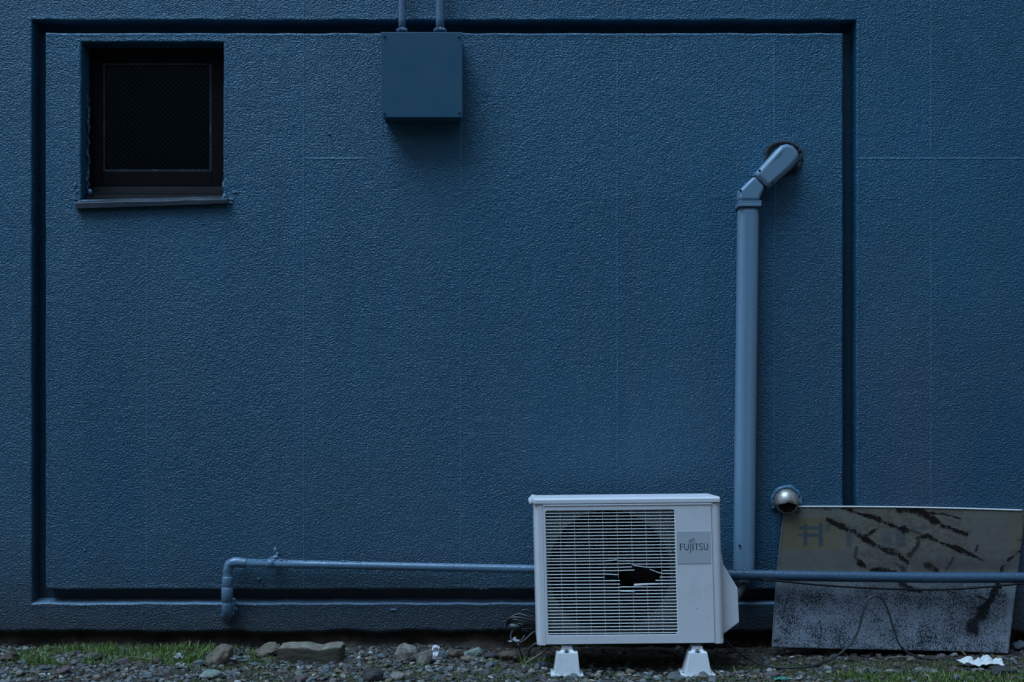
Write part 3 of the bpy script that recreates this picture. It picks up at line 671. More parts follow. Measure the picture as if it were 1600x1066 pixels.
# cabinet: wrap-round shell (corner strips, sides, back, base pan), open towards the grille
def rloop(u0, u1, v0, v1, r, n=6):
    L = []
    for cx_, cy_, a0 in ((u1-r, v1-r, 0), (u0+r, v1-r, PI/2), (u0+r, v0+r, PI), (u1-r, v0+r, 1.5*PI)):
        for k in range(n+1):
            a_ = a0+PI/2*k/n; L.append((cx_+math.cos(a_)*r, cy_+math.sin(a_)*r))
    return L
pL, pR = U(850), U(1114.5)
def shell(bm, u0, u1, v0, v1, r, z0, z1, th):
    out = [p for p in rloop(u0, u1, v0, v1, r)]
    # start at right end of the front face, go round the back, to the left end: leave the front between pL and pR open
    i0 = 0
    pts = [(pR, v0)]+[p for p in out[21:28]][::-1]
    # right front corner (4th quarter) from front to side
    q4 = out[21:28]; q1 = out[0:7]; q2 = out[7:14]; q3 = out[14:21]
    path = [(pR, v0)]+q4[:]+q1+q2+q3+[(pL, v0)]
    n = len(path)
    def off(i):
        a_ = Vector(path[max(i-1, 0)]); b_ = Vector(path[min(i+1, n-1)]); t = (b_-a_).normalized(); nn = Vector((-t.y, t.x)); return Vector(path[i])+nn*th
    A_ = []
    for i in range(n):
        o_ = path[i]; q_ = off(i)
        A_.append([bm.verts.new((o_[0], o_[1], z0)), bm.verts.new((o_[0], o_[1], z1)), bm.verts.new((q_.x, q_.y, z1)), bm.verts.new((q_.x, q_.y, z0))])
    for i in range(n-1):
        a_, b_ = A_[i], A_[i+1]
        for k in range(4): bm.faces.new((a_[k], b_[k], b_[(k+1) % 4], a_[(k+1) % 4]))
    bm.faces.new(A_[0]); bm.faces.new(A_[-1][::-1])
bm = bmesh.new(); shell(bm, uL, uR, 0, .275, .020, ZB, ZT, .0015)
acobj('cabinet', bm, mat_white)
bm = bmesh.new(); box_bm(bm, uL+.004, uR-.004, .004, .270, ZB+.004, ZB+.012); acobj('base_pan', bm, mat_white)
bm = bmesh.new(); box_bm(bm, uL+.006, uR-.006, .255, .265, ZB+.013, ZT-.003); acobj('coil', bm, mat_fins)
bm = bmesh.new(); box_bm(bm, U(1060), U(1062), .02, .25, ZB+.014, ZT-.003); acobj('divider', bm, mat_fins)
# lid
bm = bmesh.new()
lt = [(-.003, W(787.5)), (-.005, W(786)), (-.005, W(780.5)), (-.001, W(778.8)), (.006, W(778.2)), (.275, W(778.2)-.004), (.280, W(787.5))]
A_ = [bm.verts.new((uL-.001, v, z)) for v, z in lt]; B_ = [bm.verts.new((U(1124.5)+.009, v, z)) for v, z in lt]
bm.faces.new(A_); bm.faces.new(B_[::-1])
for i in range(len(lt)): j = (i+1) % len(lt); bm.faces.new((A_[i], A_[j], B_[j], B_[i]))
acobj('lid', bm, mat_white, bev=.003, seg=3)
bm = bmesh.new(); poly = [(U(829.5), W(787)), (U(829.5), W(785)), (U(836), W(778.5)), (U(839), W(778.5)), (U(839), W(784))]
a_ = [bm.verts.new((u, .02, z)) for u, z in poly]; b_ = [bm.verts.new((u, .27, z)) for u, z in poly]
bm.faces.new(a_); bm.faces.new(b_[::-1])
for i in range(5): bm.faces.new((a_[i], b_[i], b_[(i+1) % 5], a_[(i+1) % 5]))
acobj('lid_lip', bm, mat_white)
# front panel with a rounded rectangular opening
gL, gR, gT, gB = U(854), U(1057), W(797.5), W(992)
def panel_hole(bm, o0, o1, oz0, oz1, h0, h1, hz0, hz1, r, v0, v1, n=5):
    H = []; O = []
    for cx_, cz_, a0, sx, sz in ((h1-r, hz1-r, 0, 1, 1), (h0+r, hz1-r, PI/2, -1, 1), (h0+r, hz0+r, PI, -1, -1), (h1-r, hz0+r, 1.5*PI, 1, -1)):
        for k in range(n+1):
            a_ = a0+PI/2*k/n; hx = cx_+math.cos(a_)*r; hz = cz_+math.sin(a_)*r; H.append((hx, hz))
            ox = o1 if sx > 0 else o0; oz = oz1 if sz > 0 else oz0
            f = k/n
            if (a0 in (0, PI)): p = (ox, hz) if f < .5 else ((hx, oz) if f > .5 else (ox, oz))
            else: p = (hx, oz) if f < .5 else ((ox, hz) if f > .5 else (ox, oz))
            if n % 2 and k == (n-1)//2+0: pass
            O.append(p)
    N = len(H); R_ = []
    for (ps, v) in ((O, v0), (H, v0), (H, v1), (O, v1)): R_.append([bm.verts.new((p[0], v, p[1])) for p in ps])
    for a_, b_ in ((0, 1), (1, 2), (2, 3), (3, 0)):
        for i in range(N): bm.faces.new((R_[a_][i], R_[a_][(i+1) % N], R_[b_][(i+1) % N], R_[b_][i]))
bm = bmesh.new(); panel_hole(bm, pL+.001, pR-.001, W(1005.5), W(789), gL, gR, gB, gT, .009, -.0035, .006, 6)
bmesh.ops.remove_doubles(bm, verts=bm.verts, dist=1e-6)
fp = acobj('front_panel', bm, mat_white, bev=.0012)
# bright folded flange along the top of the panel
bm = bmesh.new(); box_bm(bm, pL+.001, pR+.001, -.0062, -.0036, W(790.2), W(788.3)); acobj('panel_flange', bm, mat_white, fp, bev=.0008)
# fan shroud plate with a round opening
fc = (U(954), W(895)); fr_ = 98.5*AS
bm = bmesh.new(); N = 96; sq = []; ci = []; inn = []
x0, x1, z0, z1 = U(846), U(1060), W(998), W(790)
for k in range(N):
    a_ = 2*PI*k/N; cx_, sx_ = math.cos(a_), math.sin(a_)
    m1 = min(((x1 if cx_ > 0 else x0)-fc[0])/cx_ if abs(cx_) > 1e-6 else 9, ((z1 if sx_ > 0 else z0)-fc[1])/sx_ if abs(sx_) > 1e-6 else 9)
    m1 = max(m1, fr_+.0003)
    sq.append(bm.verts.new((fc[0]+cx_*m1, .024, fc[1]+sx_*m1)))
    rr = fr_
    ci.append(bm.verts.new((fc[0]+cx_*rr, .024, fc[1]+sx_*rr)))
    inn.append(bm.verts.new((fc[0]+cx_*(rr-.006), .055, fc[1]+sx_*(rr-.006))))
for k in range(N):
    j = (k+1) % N; bm.faces.new((sq[k], sq[j], ci[j], ci[k])); bm.faces.new((ci[k], ci[j], inn[j], inn[k]))
acobj('fan_shroud', bm, mat_shroud)
bm = bmesh.new(); A_ = []
for k in range(64):
    a_ = 2*PI*k/64; A_.append([bm.verts.new((fc[0]+math.cos(a_)*(fr_-.005+q), v, fc[1]+math.sin(a_)*(fr_-.005+q))) for q, v in ((0, .054), (0, .2), (.002, .2), (.002, .054))])
for k in range(64):
    for q in range(4): bm.faces.new((A_[k][q], A_[(k+1) % 64][q], A_[(k+1) % 64][(q+1) % 4], A_[k][(q+1) % 4]))
acobj('fan_duct', bm, mat_fins)  # dark ring added to block the white cabinet walls behind the slats
# fan
fan_c = Vector((fc[0], .115, fc[1]))
V_, F_ = tube_data([T(fan_c.x, .085, fan_c.z), T(fan_c.x, .088, fan_c.z), T(fan_c.x, .135, fan_c.z)], [.03, .042, .045], 28)
fan = obj('fan', V_, F_, mat_dark, ac, True)
def blade(k):
    bm = bmesh.new(); g_ = {}
    for i in range(9):
        rr = .042+(.195-.042)*i/8; wd = .55+.25*i/8
        for j in range(7):
            a_ = k*2*PI/3+(j/6-.5)*wd*2+.35*i/8; vv = .11+(j/6-.5)*-.05*(1-.2*i/8)
            g_[i, j] = bm.verts.new((fan_c.x+math.cos(a_)*rr, vv, fan_c.z+math.sin(a_)*rr))
    for i in range(8):
        for j in range(6): bm.faces.new((g_[i, j], g_[i+1, j], g_[i+1, j+1], g_[i, j+1]))
    for v in bm.verts: v.co = T(*v.co)
    o = frombm('fan_blade', bm, mat_dark, fan, True); md = o.modifiers.new('s', 'SOLIDIFY'); md.thickness = .002
for k in range(3): blade(k)
# grille: every slat is a piece of its own, the smashed ones rebuilt from the photograph
bm = bmesh.new(); box_bm(bm, gL-.002, gL+.0015, .0008, .006, gB, gT); gr_ = acobj('grille', bm, mat_slat)
bm = bmesh.new(); box_bm(bm, gR-.0015, gR+.002, .0008, .006, gB, gT); acobj('side_rail', bm, mat_slat, gr_)
gr_['label'] = 'white slatted grille with a ragged hole right of its middle'
def sweep(bm, pts, h, v0, v1, hl=None):
    """pts: (u, w) polyline; rectangular section h high, v0..v1 deep"""
    n = len(pts); R_ = []
    for i, (u, z) in enumerate(pts):
        hh = h if hl is None else h+(hl-h)*(1-i/(n-1))
        R_.append([bm.verts.new((u, v0, z-hh/2)), bm.verts.new((u, v0, z+hh/2)), bm.verts.new((u, v1, z+hh/2)), bm.verts.new((u, v1, z-hh/2))])
    for i in range(n-1):
        for k in range(4): bm.faces.new((R_[i][k], R_[i][(k+1) % 4], R_[i+1][(k+1) % 4], R_[i+1][k]))
    bm.faces.new(R_[0]); bm.faces.new(R_[-1][::-1])
SH = .0016; SV0, SV1 = -.0015, .0045
def G(x, y): return (U(930+x/11.43), W(860+y/11.43)-U(930+x/11.43)*.010+U(1057)*.010)   # removes the tilt that T adds
rows = {}
SP = 5.07
slat_px = [861.9+SP*k for k in range(-12, 26)]       # photo rows at the right end of each slat
bm = bmesh.new(); zr = 0.0
sweep(bm, [(gL-.001, zr), (gR+.001, zr)], SH, SV0, SV1)
for v in bm.verts:
    t = T(*v.co)-T(0, 0, 0); v.co = t
sl = frombm('slat', bm, mat_slat, gr_); slm = sl.data; bevel(sl, .0007, 1)
first = True
broken = range(3, 12)
for k, py in zip(range(-12, 26), slat_px):
    if k in broken: continue
    w0 = W(py)+U(1057)*-.010
    pos = T(0, 0, w0)+Vector((0, 0, 0))
    if first: o = sl; first = False
    else:
        o = sl.copy(); COL.objects.link(o); o.parent = gr_
    o.location = pos
def yk(k): return 20+58*k/1.0*1.0
BR = {3: [[(-880, 216), (0, 207), (160, 206), (330, 193), (385, 187), (425, 206), (900, 202), (1455, 198)]],
 4: [[(-880, 274), (0, 265), (560, 254), (645, 250), (655, 264), (1455, 256)]],
 5: [[(-880, 334), (0, 325), (400, 320), (665, 311)], [(690, 285), (800, 300), (930, 318), (1455, 314)]],
 6: [[(-880, 390), (0, 382), (400, 378), (700, 368)], [(1200, 378), (1455, 374)]],
 7: [[(-880, 450), (0, 441), (220, 440), (412, 452)], [(975, 355), (1050, 378), (1120, 408), (1200, 430), (1455, 432)]],
 8: [[(-880, 509), (0, 501), (165, 499)], [(1155, 494), (1455, 492)]],
 9: [[(-880, 566), (0, 559), (440, 556)], [(1075, 552), (1455, 549)]],
 10: [[(-880, 628), (0, 621), (438, 618)], [(690, 634), (830, 624), (960, 617), (1200, 612), (1455, 608)]],
 11: [[(-880, 687), (0, 680), (435, 678), (470, 668), (1455, 668)]]}
for k, pieces in BR.items():
    for q, pc in enumerate(pieces):
        bm = bmesh.new(); pts = [G(x, y) for x, y in pc]
        pts = [(max(gL-.001, min(gR+.001, u)), z) for u, z in pts]
        sweep(bm, pts, SH, SV0, SV1, hl=.0066 if (k == 10 and q == 1) else None)
        o = acobj('slat', bm, mat_slat, gr_)
        bevel(o, .0006, 1)
        if len(pieces) > 1: o['label'] = 'snapped slat beside the hole'
# the slat below the hole with a drooping end
bm = bmesh.new(); sweep(bm, [G(x, y) for x, y in ((430, 740), (560, 743), (690, 752))], SH*.8, -.004, .0)
acobj('slat_splinter', bm, mat_slat, gr_)
wires = [876.3, 898.5, 920.9, 943, 965.4, 988, 1010.4, 1033.2]
for i, px in enumerate(wires):
    segs = [(gB, gT)]
    if i == 5: segs = [(gB, W(922)), (W(884), gT)]
    if i == 6: segs = [(gB, W(914)), (W(890), gT)]
    if i == 4: segs = [(gB, W(912)), (W(904), gT)]
    for z0, z1 in segs:
        bm = bmesh.new(); box_bm(bm, U(px)-.0005+.002, U(px)+.0005+.002, .0035, .005, z0, z1)
        acobj('grille_wire', bm, mat_slat, gr_)
# badge and lettering
bm = bmesh.new(); box_bm(bm, U(1057.5)+.003, U(1111), -.0048, -.0034, W(882.3), W(831.5))
bd = acobj('badge', bm, mat_badge, bev=.0005)
def ribbon(bm, pts, w_, closed=False):
    pts = [Vector((U(1055+x/21.32), W(830+y/21.32))) for x, y in pts]; h = w_/21.32*AS/2; n = len(pts); a_ = []
    for i in range(n):
        p = pts[i-1] if (i > 0 or closed) else pts[i]; q = pts[(i+1) % n] if (i < n-1 or closed) else pts[i]
        t = (q-p).normalized(); nn = Vector((-t.y, t.x))*h; a_.append((pts[i]+nn, pts[i]-nn))
    def vt(p, v): return bm.verts.new((p.x-.0008, v, p.y))
    R_ = [[vt(a, -.0052), vt(b, -.0052), vt(b, -.0047), vt(a, -.0047)] for a, b in a_]
    for i in range(n if closed else n-1):
        c_, d_ = R_[i], R_[(i+1) % n]
        for k in range(4): bm.faces.new((c_[k], c_[(k+1) % 4], d_[(k+1) % 4], d_[k]))
    if not closed: bm.faces.new(R_[0]); bm.faces.new(R_[-1][::-1])
bm = bmesh.new()
ribbon(bm, [(205, 445), (205, 662)], 34); ribbon(bm, [(176, 453), (330, 453)], 16); ribbon(bm, [(220, 550), (298, 550)], 15)
ribbon(bm, [(340, 445), (341, 560), (350, 610), (375, 643), (410, 655), (440, 648), (462, 620), (468, 570), (468, 440)], 28)
ribbon(bm, [(545, 450), (546, 670), (538, 712), (514, 744)], 27)
ribbon(bm, [(622, 445), (622, 662)], 36)
ribbon(bm, [(742, 460), (742, 662)], 34); ribbon(bm, [(664, 453), (815, 453)], 16)
ribbon(bm, [(940, 456), (905, 447), (865, 452), (842, 478), (846, 512), (880, 545), (925, 578), (942, 608), (928, 642), (885, 656), (828, 645)], 25)
ribbon(bm, [(993, 440), (994, 560), (1003, 610), (1028, 643), (1062, 655), (1092, 645), (1110, 610), (1114, 560), (1114, 440)], 28)
ribbon(bm, [(535+42*math.cos(a), 370+42*math.sin(a)) for a in np.linspace(0, 2*PI, 20, endpoint=False)], 14, True)
ribbon(bm, [(624+54*math.cos(a), 335+54*math.sin(a)) for a in np.linspace(0, 2*PI, 24, endpoint=False)], 15, True)
acobj('lettering', bm, mat_letter, bd)
# small chips in the paint
for px, py, r in ((1087, 952, .0016), (1105, 966, .0013), (1059.7, 894.5, .0016), (958, 999, .0012), (1052, 863.5, .0028)):
    bm = bmesh.new(); res = bmesh.ops.create_icosphere(bm, subdivisions=1, radius=r)
    for v in bm.verts: v.co = Vector((U(px)+v.co.x, -.0036+v.co.y*.3, W(py)+v.co.z*1.3))
    acobj('paint_chip', bm, mat_black, fp)
# valve cover
bm = bmesh.new(); poly = [(1116, 800), (1124.5, 800), (1128.5, 858), (1133, 884), (1154.5, 921), (1156, 974), (1132.5, 991), (1116, 991)]
sc2 = 1.0
def vv_(px, py, v): f = (D+AY+v)/(D+AY); return ((px-982)*AS+((px-800)*AS)*(f-1)-.004*(1-(py-785)/210.)+.002-(.612-W(py))*.020, v, HC-(py-600)*AS*f)
a_ = [bm.verts.new(vv_(x, y, .045)) for x, y in poly]; b_ = [bm.verts.new(vv_(x, y, .045)[:1]+(.255,)+vv_(x, y, .045)[2:]) for x, y in poly]
bm.faces.new(a_); bm.faces.new(b_[::-1])
for i in range(len(poly)): bm.faces.new((a_[i], b_[i], b_[(i+1) % len(poly)], a_[(i+1) % len(poly)]))
acobj('valve_cover', bm, mat_white, bev=.003, seg=3)
# feet
def foot(cpx, wtop, wbot, wfl, cbot):
    u = U(cpx); ub = U(cbot)
    ft = None
    bm = bmesh.new()
    def frus(wa, wb, z0, z1, y0a, y1a, y0b, y1b, ua, ub_):
        A_ = [bm.verts.new(p) for p in ((ub_-wb/2, y0b, z0), (ub_+wb/2, y0b, z0), (ub_+wb/2, y1b, z0), (ub_-wb/2, y1b, z0))]
        B_ = [bm.verts.new(p) for p in ((ua-wa/2, y0a, z1), (ua+wa/2, y0a, z1), (ua+wa/2, y1a, z1), (ua-wa/2, y1a, z1))]
        bm.faces.new(A_); bm.faces.new(B_[::-1])
        for k in range(4): bm.faces.new((A_[k], B_[k], B_[(k+1) % 4], A_[(k+1) % 4]))
    frus(wtop, wbot, .008, .082, -.018, .050, -.034, .062, u, ub)
    o = frombm('foot', bm, mat_white2, ac); bevel(o, .002, 2)
    bm = bmesh.new(); frus(wfl*.98, wfl, 0, .0078, -.040, .070, -.042, .072, ub, ub); fl = frombm('foot_flange', bm, mat_white2, o); bevel(fl, .001)
    bm = bmesh.new()
    for k in range(9):
        t = (k+.5)/9-.5
        w0 = .0007; za, zb = .010, .078
        ya = -.0342; yb = -.0190
        vs = [bm.verts.new(p) for p in ((ub+t*wbot*.94-w0, ya-.0006, za), (ub+t*wbot*.94+w0, ya-.0006, za), (u+t*wtop*.94+w0, yb-.0006, zb), (u+t*wtop*.94-w0, yb-.0006, zb))]
        ws = [bm.verts.new(v.co+Vector((0, .002, 0))) for v in vs]
        bm.faces.new(vs); bm.faces.new(ws[::-1])
        for q in range(4): bm.faces.new((vs[q], ws[q], ws[(q+1) % 4], vs[(q+1) % 4]))
    frombm('rib', bm, mat_white2, o)
    bm = bmesh.new()
    frus(.040, .052, .082, .088, .0, .06, -.012, .07, u, u); frus(.036, .040, .088, .100, .006, .055, .004, .06, u, u)
    b = frombm('bracket', bm, mat_white, o)
    V_, F_ = tube_data([Vector((u-.002, -.006, .083)), Vector((u-.002, -.006, .092))], .0075, 6); obj('bolt', V_, F_, mat_hood, o)
    V_, F_ = tube_data([Vector((u-.002, -.006, .0822)), Vector((u-.002, -.006, .0838))], .013, 16); obj('washer', V_, F_, mat_dark, o)
    bm = bmesh.new(); box_bm(bm, u-.018, u+.018, .062, .26, .088, .114); box_bm(bm, u+.0-.012, u+.012, .22, .26, -.005, .088); frombm('rear_support', bm, mat_dark, o)
foot(886, 33*AS, 40*AS, 51*AS, 885.5); foot(1090, 28*AS, 41*AS, 53*AS, 1089)

# ------------------------------------------------------------------ cables on the ground
def Z3(x, y, Y): return P(760+x/10.66, 940+y/10.66, Y)
cc = empty('cable_coil', P(805, 1000, -.15), 'coil of black cable hanging behind the left side of the air conditioner', 'cable')
strands = [([(330, 385, -.16), (345, 315, -.16), (430, 270, -.165), (560, 272, -.17), (700, 300, -.17), (900, 335, -.16), (1100, 400, -.15), (1150, 460, -.14)], .0052),
 ([(350, 410, -.15), (400, 335, -.155), (500, 328, -.16), (640, 358, -.165), (900, 368, -.15), (1050, 420, -.14)], .005),
 ([(580, 215, -.12), (610, 150, -.12), (700, 155, -.12), (900, 240, -.12), (1100, 300, -.12)], .005),
 ([(345, 330, -.14), (440, 245, -.14), (560, 212, -.14), (700, 255, -.15), (900, 320, -.14)], .0045),
 ([(345, 400, -.13), (380, 460, -.14), (470, 478, -.15), (600, 462, -.155), (900, 440, -.14), (1100, 410, -.13)], .005),
 ([(340, 350, -.12), (370, 300, -.13), (470, 300, -.15), (640, 330, -.15), (900, 350, -.13)], .0045),
 ([(360, 440, -.12), (460, 420, -.14), (640, 420, -.14), (900, 410, -.13)], .0055),
 ([(370, 370, -.11), (500, 370, -.13), (660, 395, -.14), (900, 395, -.13)], .0055),
 ([(380, 450, -.11), (520, 500, -.13), (700, 500, -.14), (900, 480, -.13)], .005),
 ([(440, 470, -.17), (405, 590, -.18), (460, 665, -.19), (560, 682, -.19), (650, 635, -.19), (760, 530, -.18), (900, 455, -.16)], .0042),
 ([(640, 560, -.16), (600, 630, -.17), (520, 690, -.17), (545, 740, -.18), (560, 820, -.18), (590, 900, -.18), (600, 960, -.18)], .0038),
 ([(700, 930, -.20), (705, 820, -.20), (770, 740, -.20), (850, 695, -.2), (1000, 670, -.2)], .0055)]
bm = bmesh.new()
for st, r in strands:
    V_, F_ = tube_data(smoothpath([Z3(*q)-cc.location for q in st], 8), r*.95, 8); vs = [bm.verts.new(v) for v in V_]
    for f in F_: bm.faces.new([vs[i] for i in f])
frombm('coiled_cable', bm, mat_cable, cc, True)
V_, F_ = tube_data([Z3(350, 415, -.15)-cc.location, Z3(430, 425, -.16)-cc.location, Z3(520, 430, -.16)-cc.location, Z3(545, 405, -.17)-cc.location], [.011, .017, .016, .007], 12)
obj('plug', V_, F_, mat_cable, cc, True)
def gpc(px, py, z): Y = GY(py, z); s = (D+Y)/F; return Vector(((px-800)*s, Y, z))
lc = empty('loose_cable', P(1290, 1036, -.25), 'thin dark cable looping up in front of the leaning sheet', 'cable')
gzY = lambda py: GY(py, .004)
pts = smoothpath([P(1120, 985, -.22), P(1136, 1004, -.22), P(1152, 1018, -.21), gpc(1180, 1035, .020), gpc(1207, 1042, .016), gpc(1240, 1043.5, .016), gpc(1272, 1040, .018), gpc(1300, 1030, .022), P(1325, 1010, -.21), P(1341, 985, -.195), P(1350, 952, -.185), P(1358, 936, -.18), P(1368, 931.5, -.18), P(1378, 936, -.18), P(1387, 953, -.185), P(1397, 985, -.19), P(1405, 1006, -.2), P(1420, 1021, -.2), P(1445, 1029, -.2), P(1480, 1031, -.2), P(1525, 1028, -.18)], 8)
local(tube('cable', pts, .0042, mat_cable2, lc, 8), lc)

# ================================================================== GROUND DETAIL
# rocks one can tell apart
def stonemat(name, base, alt, sc=30, rough=.85, bump=.004):
    m = M(name, base, rough)
    c = m.mix(m.ramp(m.noise(sc, 6, .7), .38, .66), base, alt)
    c = m.mix(m.ramp(m.noise(sc*4, 4, .7), .58, .72, 0, .7), c, tuple(v*.35 for v in base))
    m.col(c); m.bump(m.noise(sc*2.2, 6, .75), 1, bump*1.6); return m.m
SM = {'brown': stonemat('brown_stone', (.110,.082,.058), (.05,.040,.03)), 'grey': stonemat('grey_stone', (.13,.14,.145), (.07,.078,.084)),
 'blue': stonemat('bluish_stone', (.11,.14,.155), (.06,.08,.095)), 'green': stonemat('greenish_slate', (.19,.23,.205), (.12,.15,.135), 22, .7, .001),
 'purple': stonemat('purplish_stone', (.12,.09,.095), (.07,.052,.055)), 'pale': stonemat('pale_mortar', (.36,.34,.30), (.10,.085,.07), 38, .9, .008),
 'tan': stonemat('tan_stone', (.20,.165,.125), (.09,.074,.056)), 'dark': stonemat('dark_stone', (.05,.052,.055), (.022,.023,.025)), 'moss': stonemat('mossy_stone', (.10,.10,.075), (.05,.055,.03))}
SM['block'] = None
m = M('sandstone_block', (.15,.11,.08), .9); g_ = m.n('NewGeometry'); sx = m.n('SeparateXYZ'); m.t.links.new(g_.outputs['Normal'], sx.inputs[0])
c = m.mix(m.ramp(m.noise(14, 6, .7), .35, .65), (.075,.052,.037), (.042,.034,.026)); c = m.mix(m.math('MULTIPLY', m.ramp(m.noise(6, 3), .4, .6), .5), c, (.07,.072,.045))
c = m.mix(m.math('MULTIPLY', m.ramp(m.noise(30, 5, .7), .3, .6), m.ramp(sx.outputs[2], .35, .8)), c, (.25,.225,.185)); m.col(c); m.bump(m.noise(70, 5, .7), 1, .004); SM['block'] = m.m  # dusty tops paler, fronts darker: light and shade put into the colour
def rock(px, py, wpx, hpx, label, mat, seed, dep=.8, flat=0, name='stone', cuts=11, group=None, sub=4, boxy=0, rz=0, tilt=0, notch=None, cat='stone'):
    Y = GY(py); s = (D+Y)/F; wd, hd = wpx*s/2, hpx*s
    bm = bmesh.new(); bmesh.ops.create_icosphere(bm, subdivisions=sub, radius=1)
    r_ = random.Random(seed)
    if boxy:
        for v in bm.verts:
            m_ = max(abs(v.co.x), abs(v.co.y), abs(v.co.z)); v.co = v.co.lerp(v.co/m_, boxy)
    for _ in range(cuts):
        n_ = Vector((r_.gauss(0, 1), r_.gauss(0, 1), r_.gauss(0, 1)+.2)).normalized(); dd = r_.uniform(.62, .88) if not boxy else r_.uniform(.95, 1.2)
        for v in bm.verts:
            q = v.co.dot(n_)-dd
            if q > 0: v.co -= n_*q*.92
    for v in bm.verts: v.co += v.co.normalized()*(noise.noise(v.co*1.7+Vector((seed, 0, 0)))*(.14 if not boxy else .05)+noise.noise(v.co*4.3+Vector((0, seed, 0)))*(.09 if not boxy else .045)+noise.noise(v.co*11+Vector((0, seed, 5)))*.035)
    mnx = min(v.co.x for v in bm.verts); mxx = max(v.co.x for v in bm.verts); mnz = min(v.co.z for v in bm.verts); mxz = max(v.co.z for v in bm.verts)
    for v in bm.verts:
        x = (v.co.x-mnx)/(mxx-mnx)*2-1; z = (v.co.z-mnz)/(mxz-mnz)*1.0
        if notch and z > .5: z -= notch(x)*(z-.5)*2
        v.co = Vector((x*wd, v.co.y*wd*dep, z*hd*1.22-hd*.22+x*wd*tilt))
    X0 = (px-800)*s; yb = Y+wd*dep*.75
    o = frombm(name, bm, SM[mat], None, True, (X0, yb, gz(X0, yb)))
    o.rotation_euler.z = rz
    for p in o.data.polygons: p.use_smooth = False if sub <= 2 else True
    return tag(o, label.format({'blue': 'bluish', 'dark': 'dark', 'green': 'pale greenish', 'purple': 'purplish', 'tan': 'tan', 'brown': 'brown', 'grey': 'grey'}.get(mat, mat)), cat, group)
def blocknotch(x): return .17*math.exp(-((x-.26)/.22)**2)+(.30*max(0, -x-.60))
rock(483.5, 1035, 107, 27, 'long brown squared block of stone lying on the gravel at left', 'block', 2, .42, boxy=.93, cuts=0, sub=4, notch=blocknotch, name='stone_block')
rock(340, 1040, 44, 31, 'rounded tan boulder leaning in the grass left of the squared block', 'tan', 11, .8, tilt=.25)
rock(415, 1030, 42, 23, 'wedge shaped tan stone just left of the squared block', 'tan', 23, .7, tilt=.25, cuts=12)
rock(331, 1062, 42, 12, 'flat pale green slate lying in the gravel below the rounded boulder', 'green', 5, .7)
rock(100, 1057, 32, 14, 'purplish brown oval stone at the lower left edge of the gravel', 'purple', 6, .7)
rock(143, 1034, 30, 13, 'mossy flat brown stone at the left end of the lush grass', 'moss', 8, .7)
rock(190, 1040, 29, 11, 'flat purple wedge stone below the lush grass', 'purple', 9, .6, tilt=-.15)
rock(12, 1036, 26, 18, 'brown rounded stone at the left edge of the photo', 'brown', 13, .8)
rock(243, 1039, 18, 11, 'small round brown stone half hidden in the grass', 'brown', 14, .8)
rock(65, 1050, 17, 9, 'small bluish grey stone in the gravel at far left', 'blue', 15, .8)
rock(310, 1042, 20, 9, 'flat bluish stone left of the rounded boulder', 'blue', 16, .8)
rock(634, 1034, 40, 27, 'crusty pale lump of old mortar in the middle of the gravel', 'pale', 17, .8, cuts=6)
rock(662, 1039, 28, 22, 'slanting lump of pale mortar beside the white scrap', 'pale', 18, .7, tilt=.4)
rock(693, 1033, 15, 16, 'small dark bluish stone right of the white scrap', 'blue', 19, .8)
rock(711, 1031, 24, 15, 'brown rounded stone in the row against the wall foot', 'brown', 20, .8)
rock(739, 1029, 30, 15, 'grey green stone standing behind a tan one', 'green', 21, .7, tilt=.2)
rock(731, 1037, 24, 11, 'tan flat stone below the grey green stone', 'tan', 22, .7)
rock(582, 1066, 34, 20, 'dark angular stone with shadowed hollow at bottom centre left', 'dark', 24, .8, cuts=12)
rock(604, 1058, 16, 10, 'grey stone touching the dark angular stone', 'grey', 25, .8)
rock(621, 1064, 24, 13, 'pitted pale grey stone at the bottom, left of centre', 'pale', 26, .8, cuts=5)
rock(470, 1065, 22, 12, 'brownish grey stone below the squared block', 'purple', 27, .8)
rock(507, 1053, 15, 9, 'round slate blue pebble below the squared block', 'blue', 28, .9)
rock(487, 1064, 14, 9, 'pale blue grey pebble at the bottom below the squared block', 'grey', 29, .9)
rock(769, 1030, 26, 10, 'dark grey flat stone left of the cable coil', 'dark', 30, .7)
rock(795, 1036, 34, 17, 'dark earthy stone under the cable coil', 'brown', 31, .7)
rock(811, 1063, 18, 7, 'flat olive stone in front of the cable coil', 'moss', 32, .7)
rock(840, 1048, 11, 9, 'round grey pebble left of the left foot', 'grey', 33, .9)
rock(831, 1056, 12, 8, 'whitish pebble left of the left foot', 'pale', 34, .9, cuts=4)
rock(986, 1054, 16, 9, 'light tan angled stone under the middle of the air conditioner', 'tan', 35, .8)
rock(952, 1050, 9, 8, 'small grey stone behind the tan stone under the air conditioner', 'grey', 36, .9)
rock(1017, 1058, 11, 9, 'slate blue pebble under the air conditioner', 'blue', 37, .9)
rock(1054, 1063, 20, 13, 'grey rough stone touching the right foot', 'grey', 38, .8)
rock(934, 1059, 11, 7, 'whitish pebble right of the left foot', 'pale', 39, .8, cuts=4)
rock(1300, 1024, 34, 17, 'brown brick fragment under the bottom edge of the leaning sheet, left one', 'brown', 40, .7, boxy=.6, cuts=4)
rock(1335, 1022, 30, 15, 'brown brick fragment under the bottom edge of the leaning sheet, right one', 'purple', 41, .7, boxy=.6, cuts=4)
rock(1596, 1022, 26, 16, 'bluish stone at the right edge beyond the leaning sheet', 'blue', 42, .7)
rock(1572, 1057, 44, 15, 'black hollow looking clod at the right edge below the crumpled paper', 'dark', 43, .6)
rock(1207, 1060, 26, 9, 'reddish dark flat stone right of the right foot', 'purple', 44, .7)
rock(1160, 1058, 12, 9, 'pale bluish pebble right of the right foot', 'grey', 45, .8)
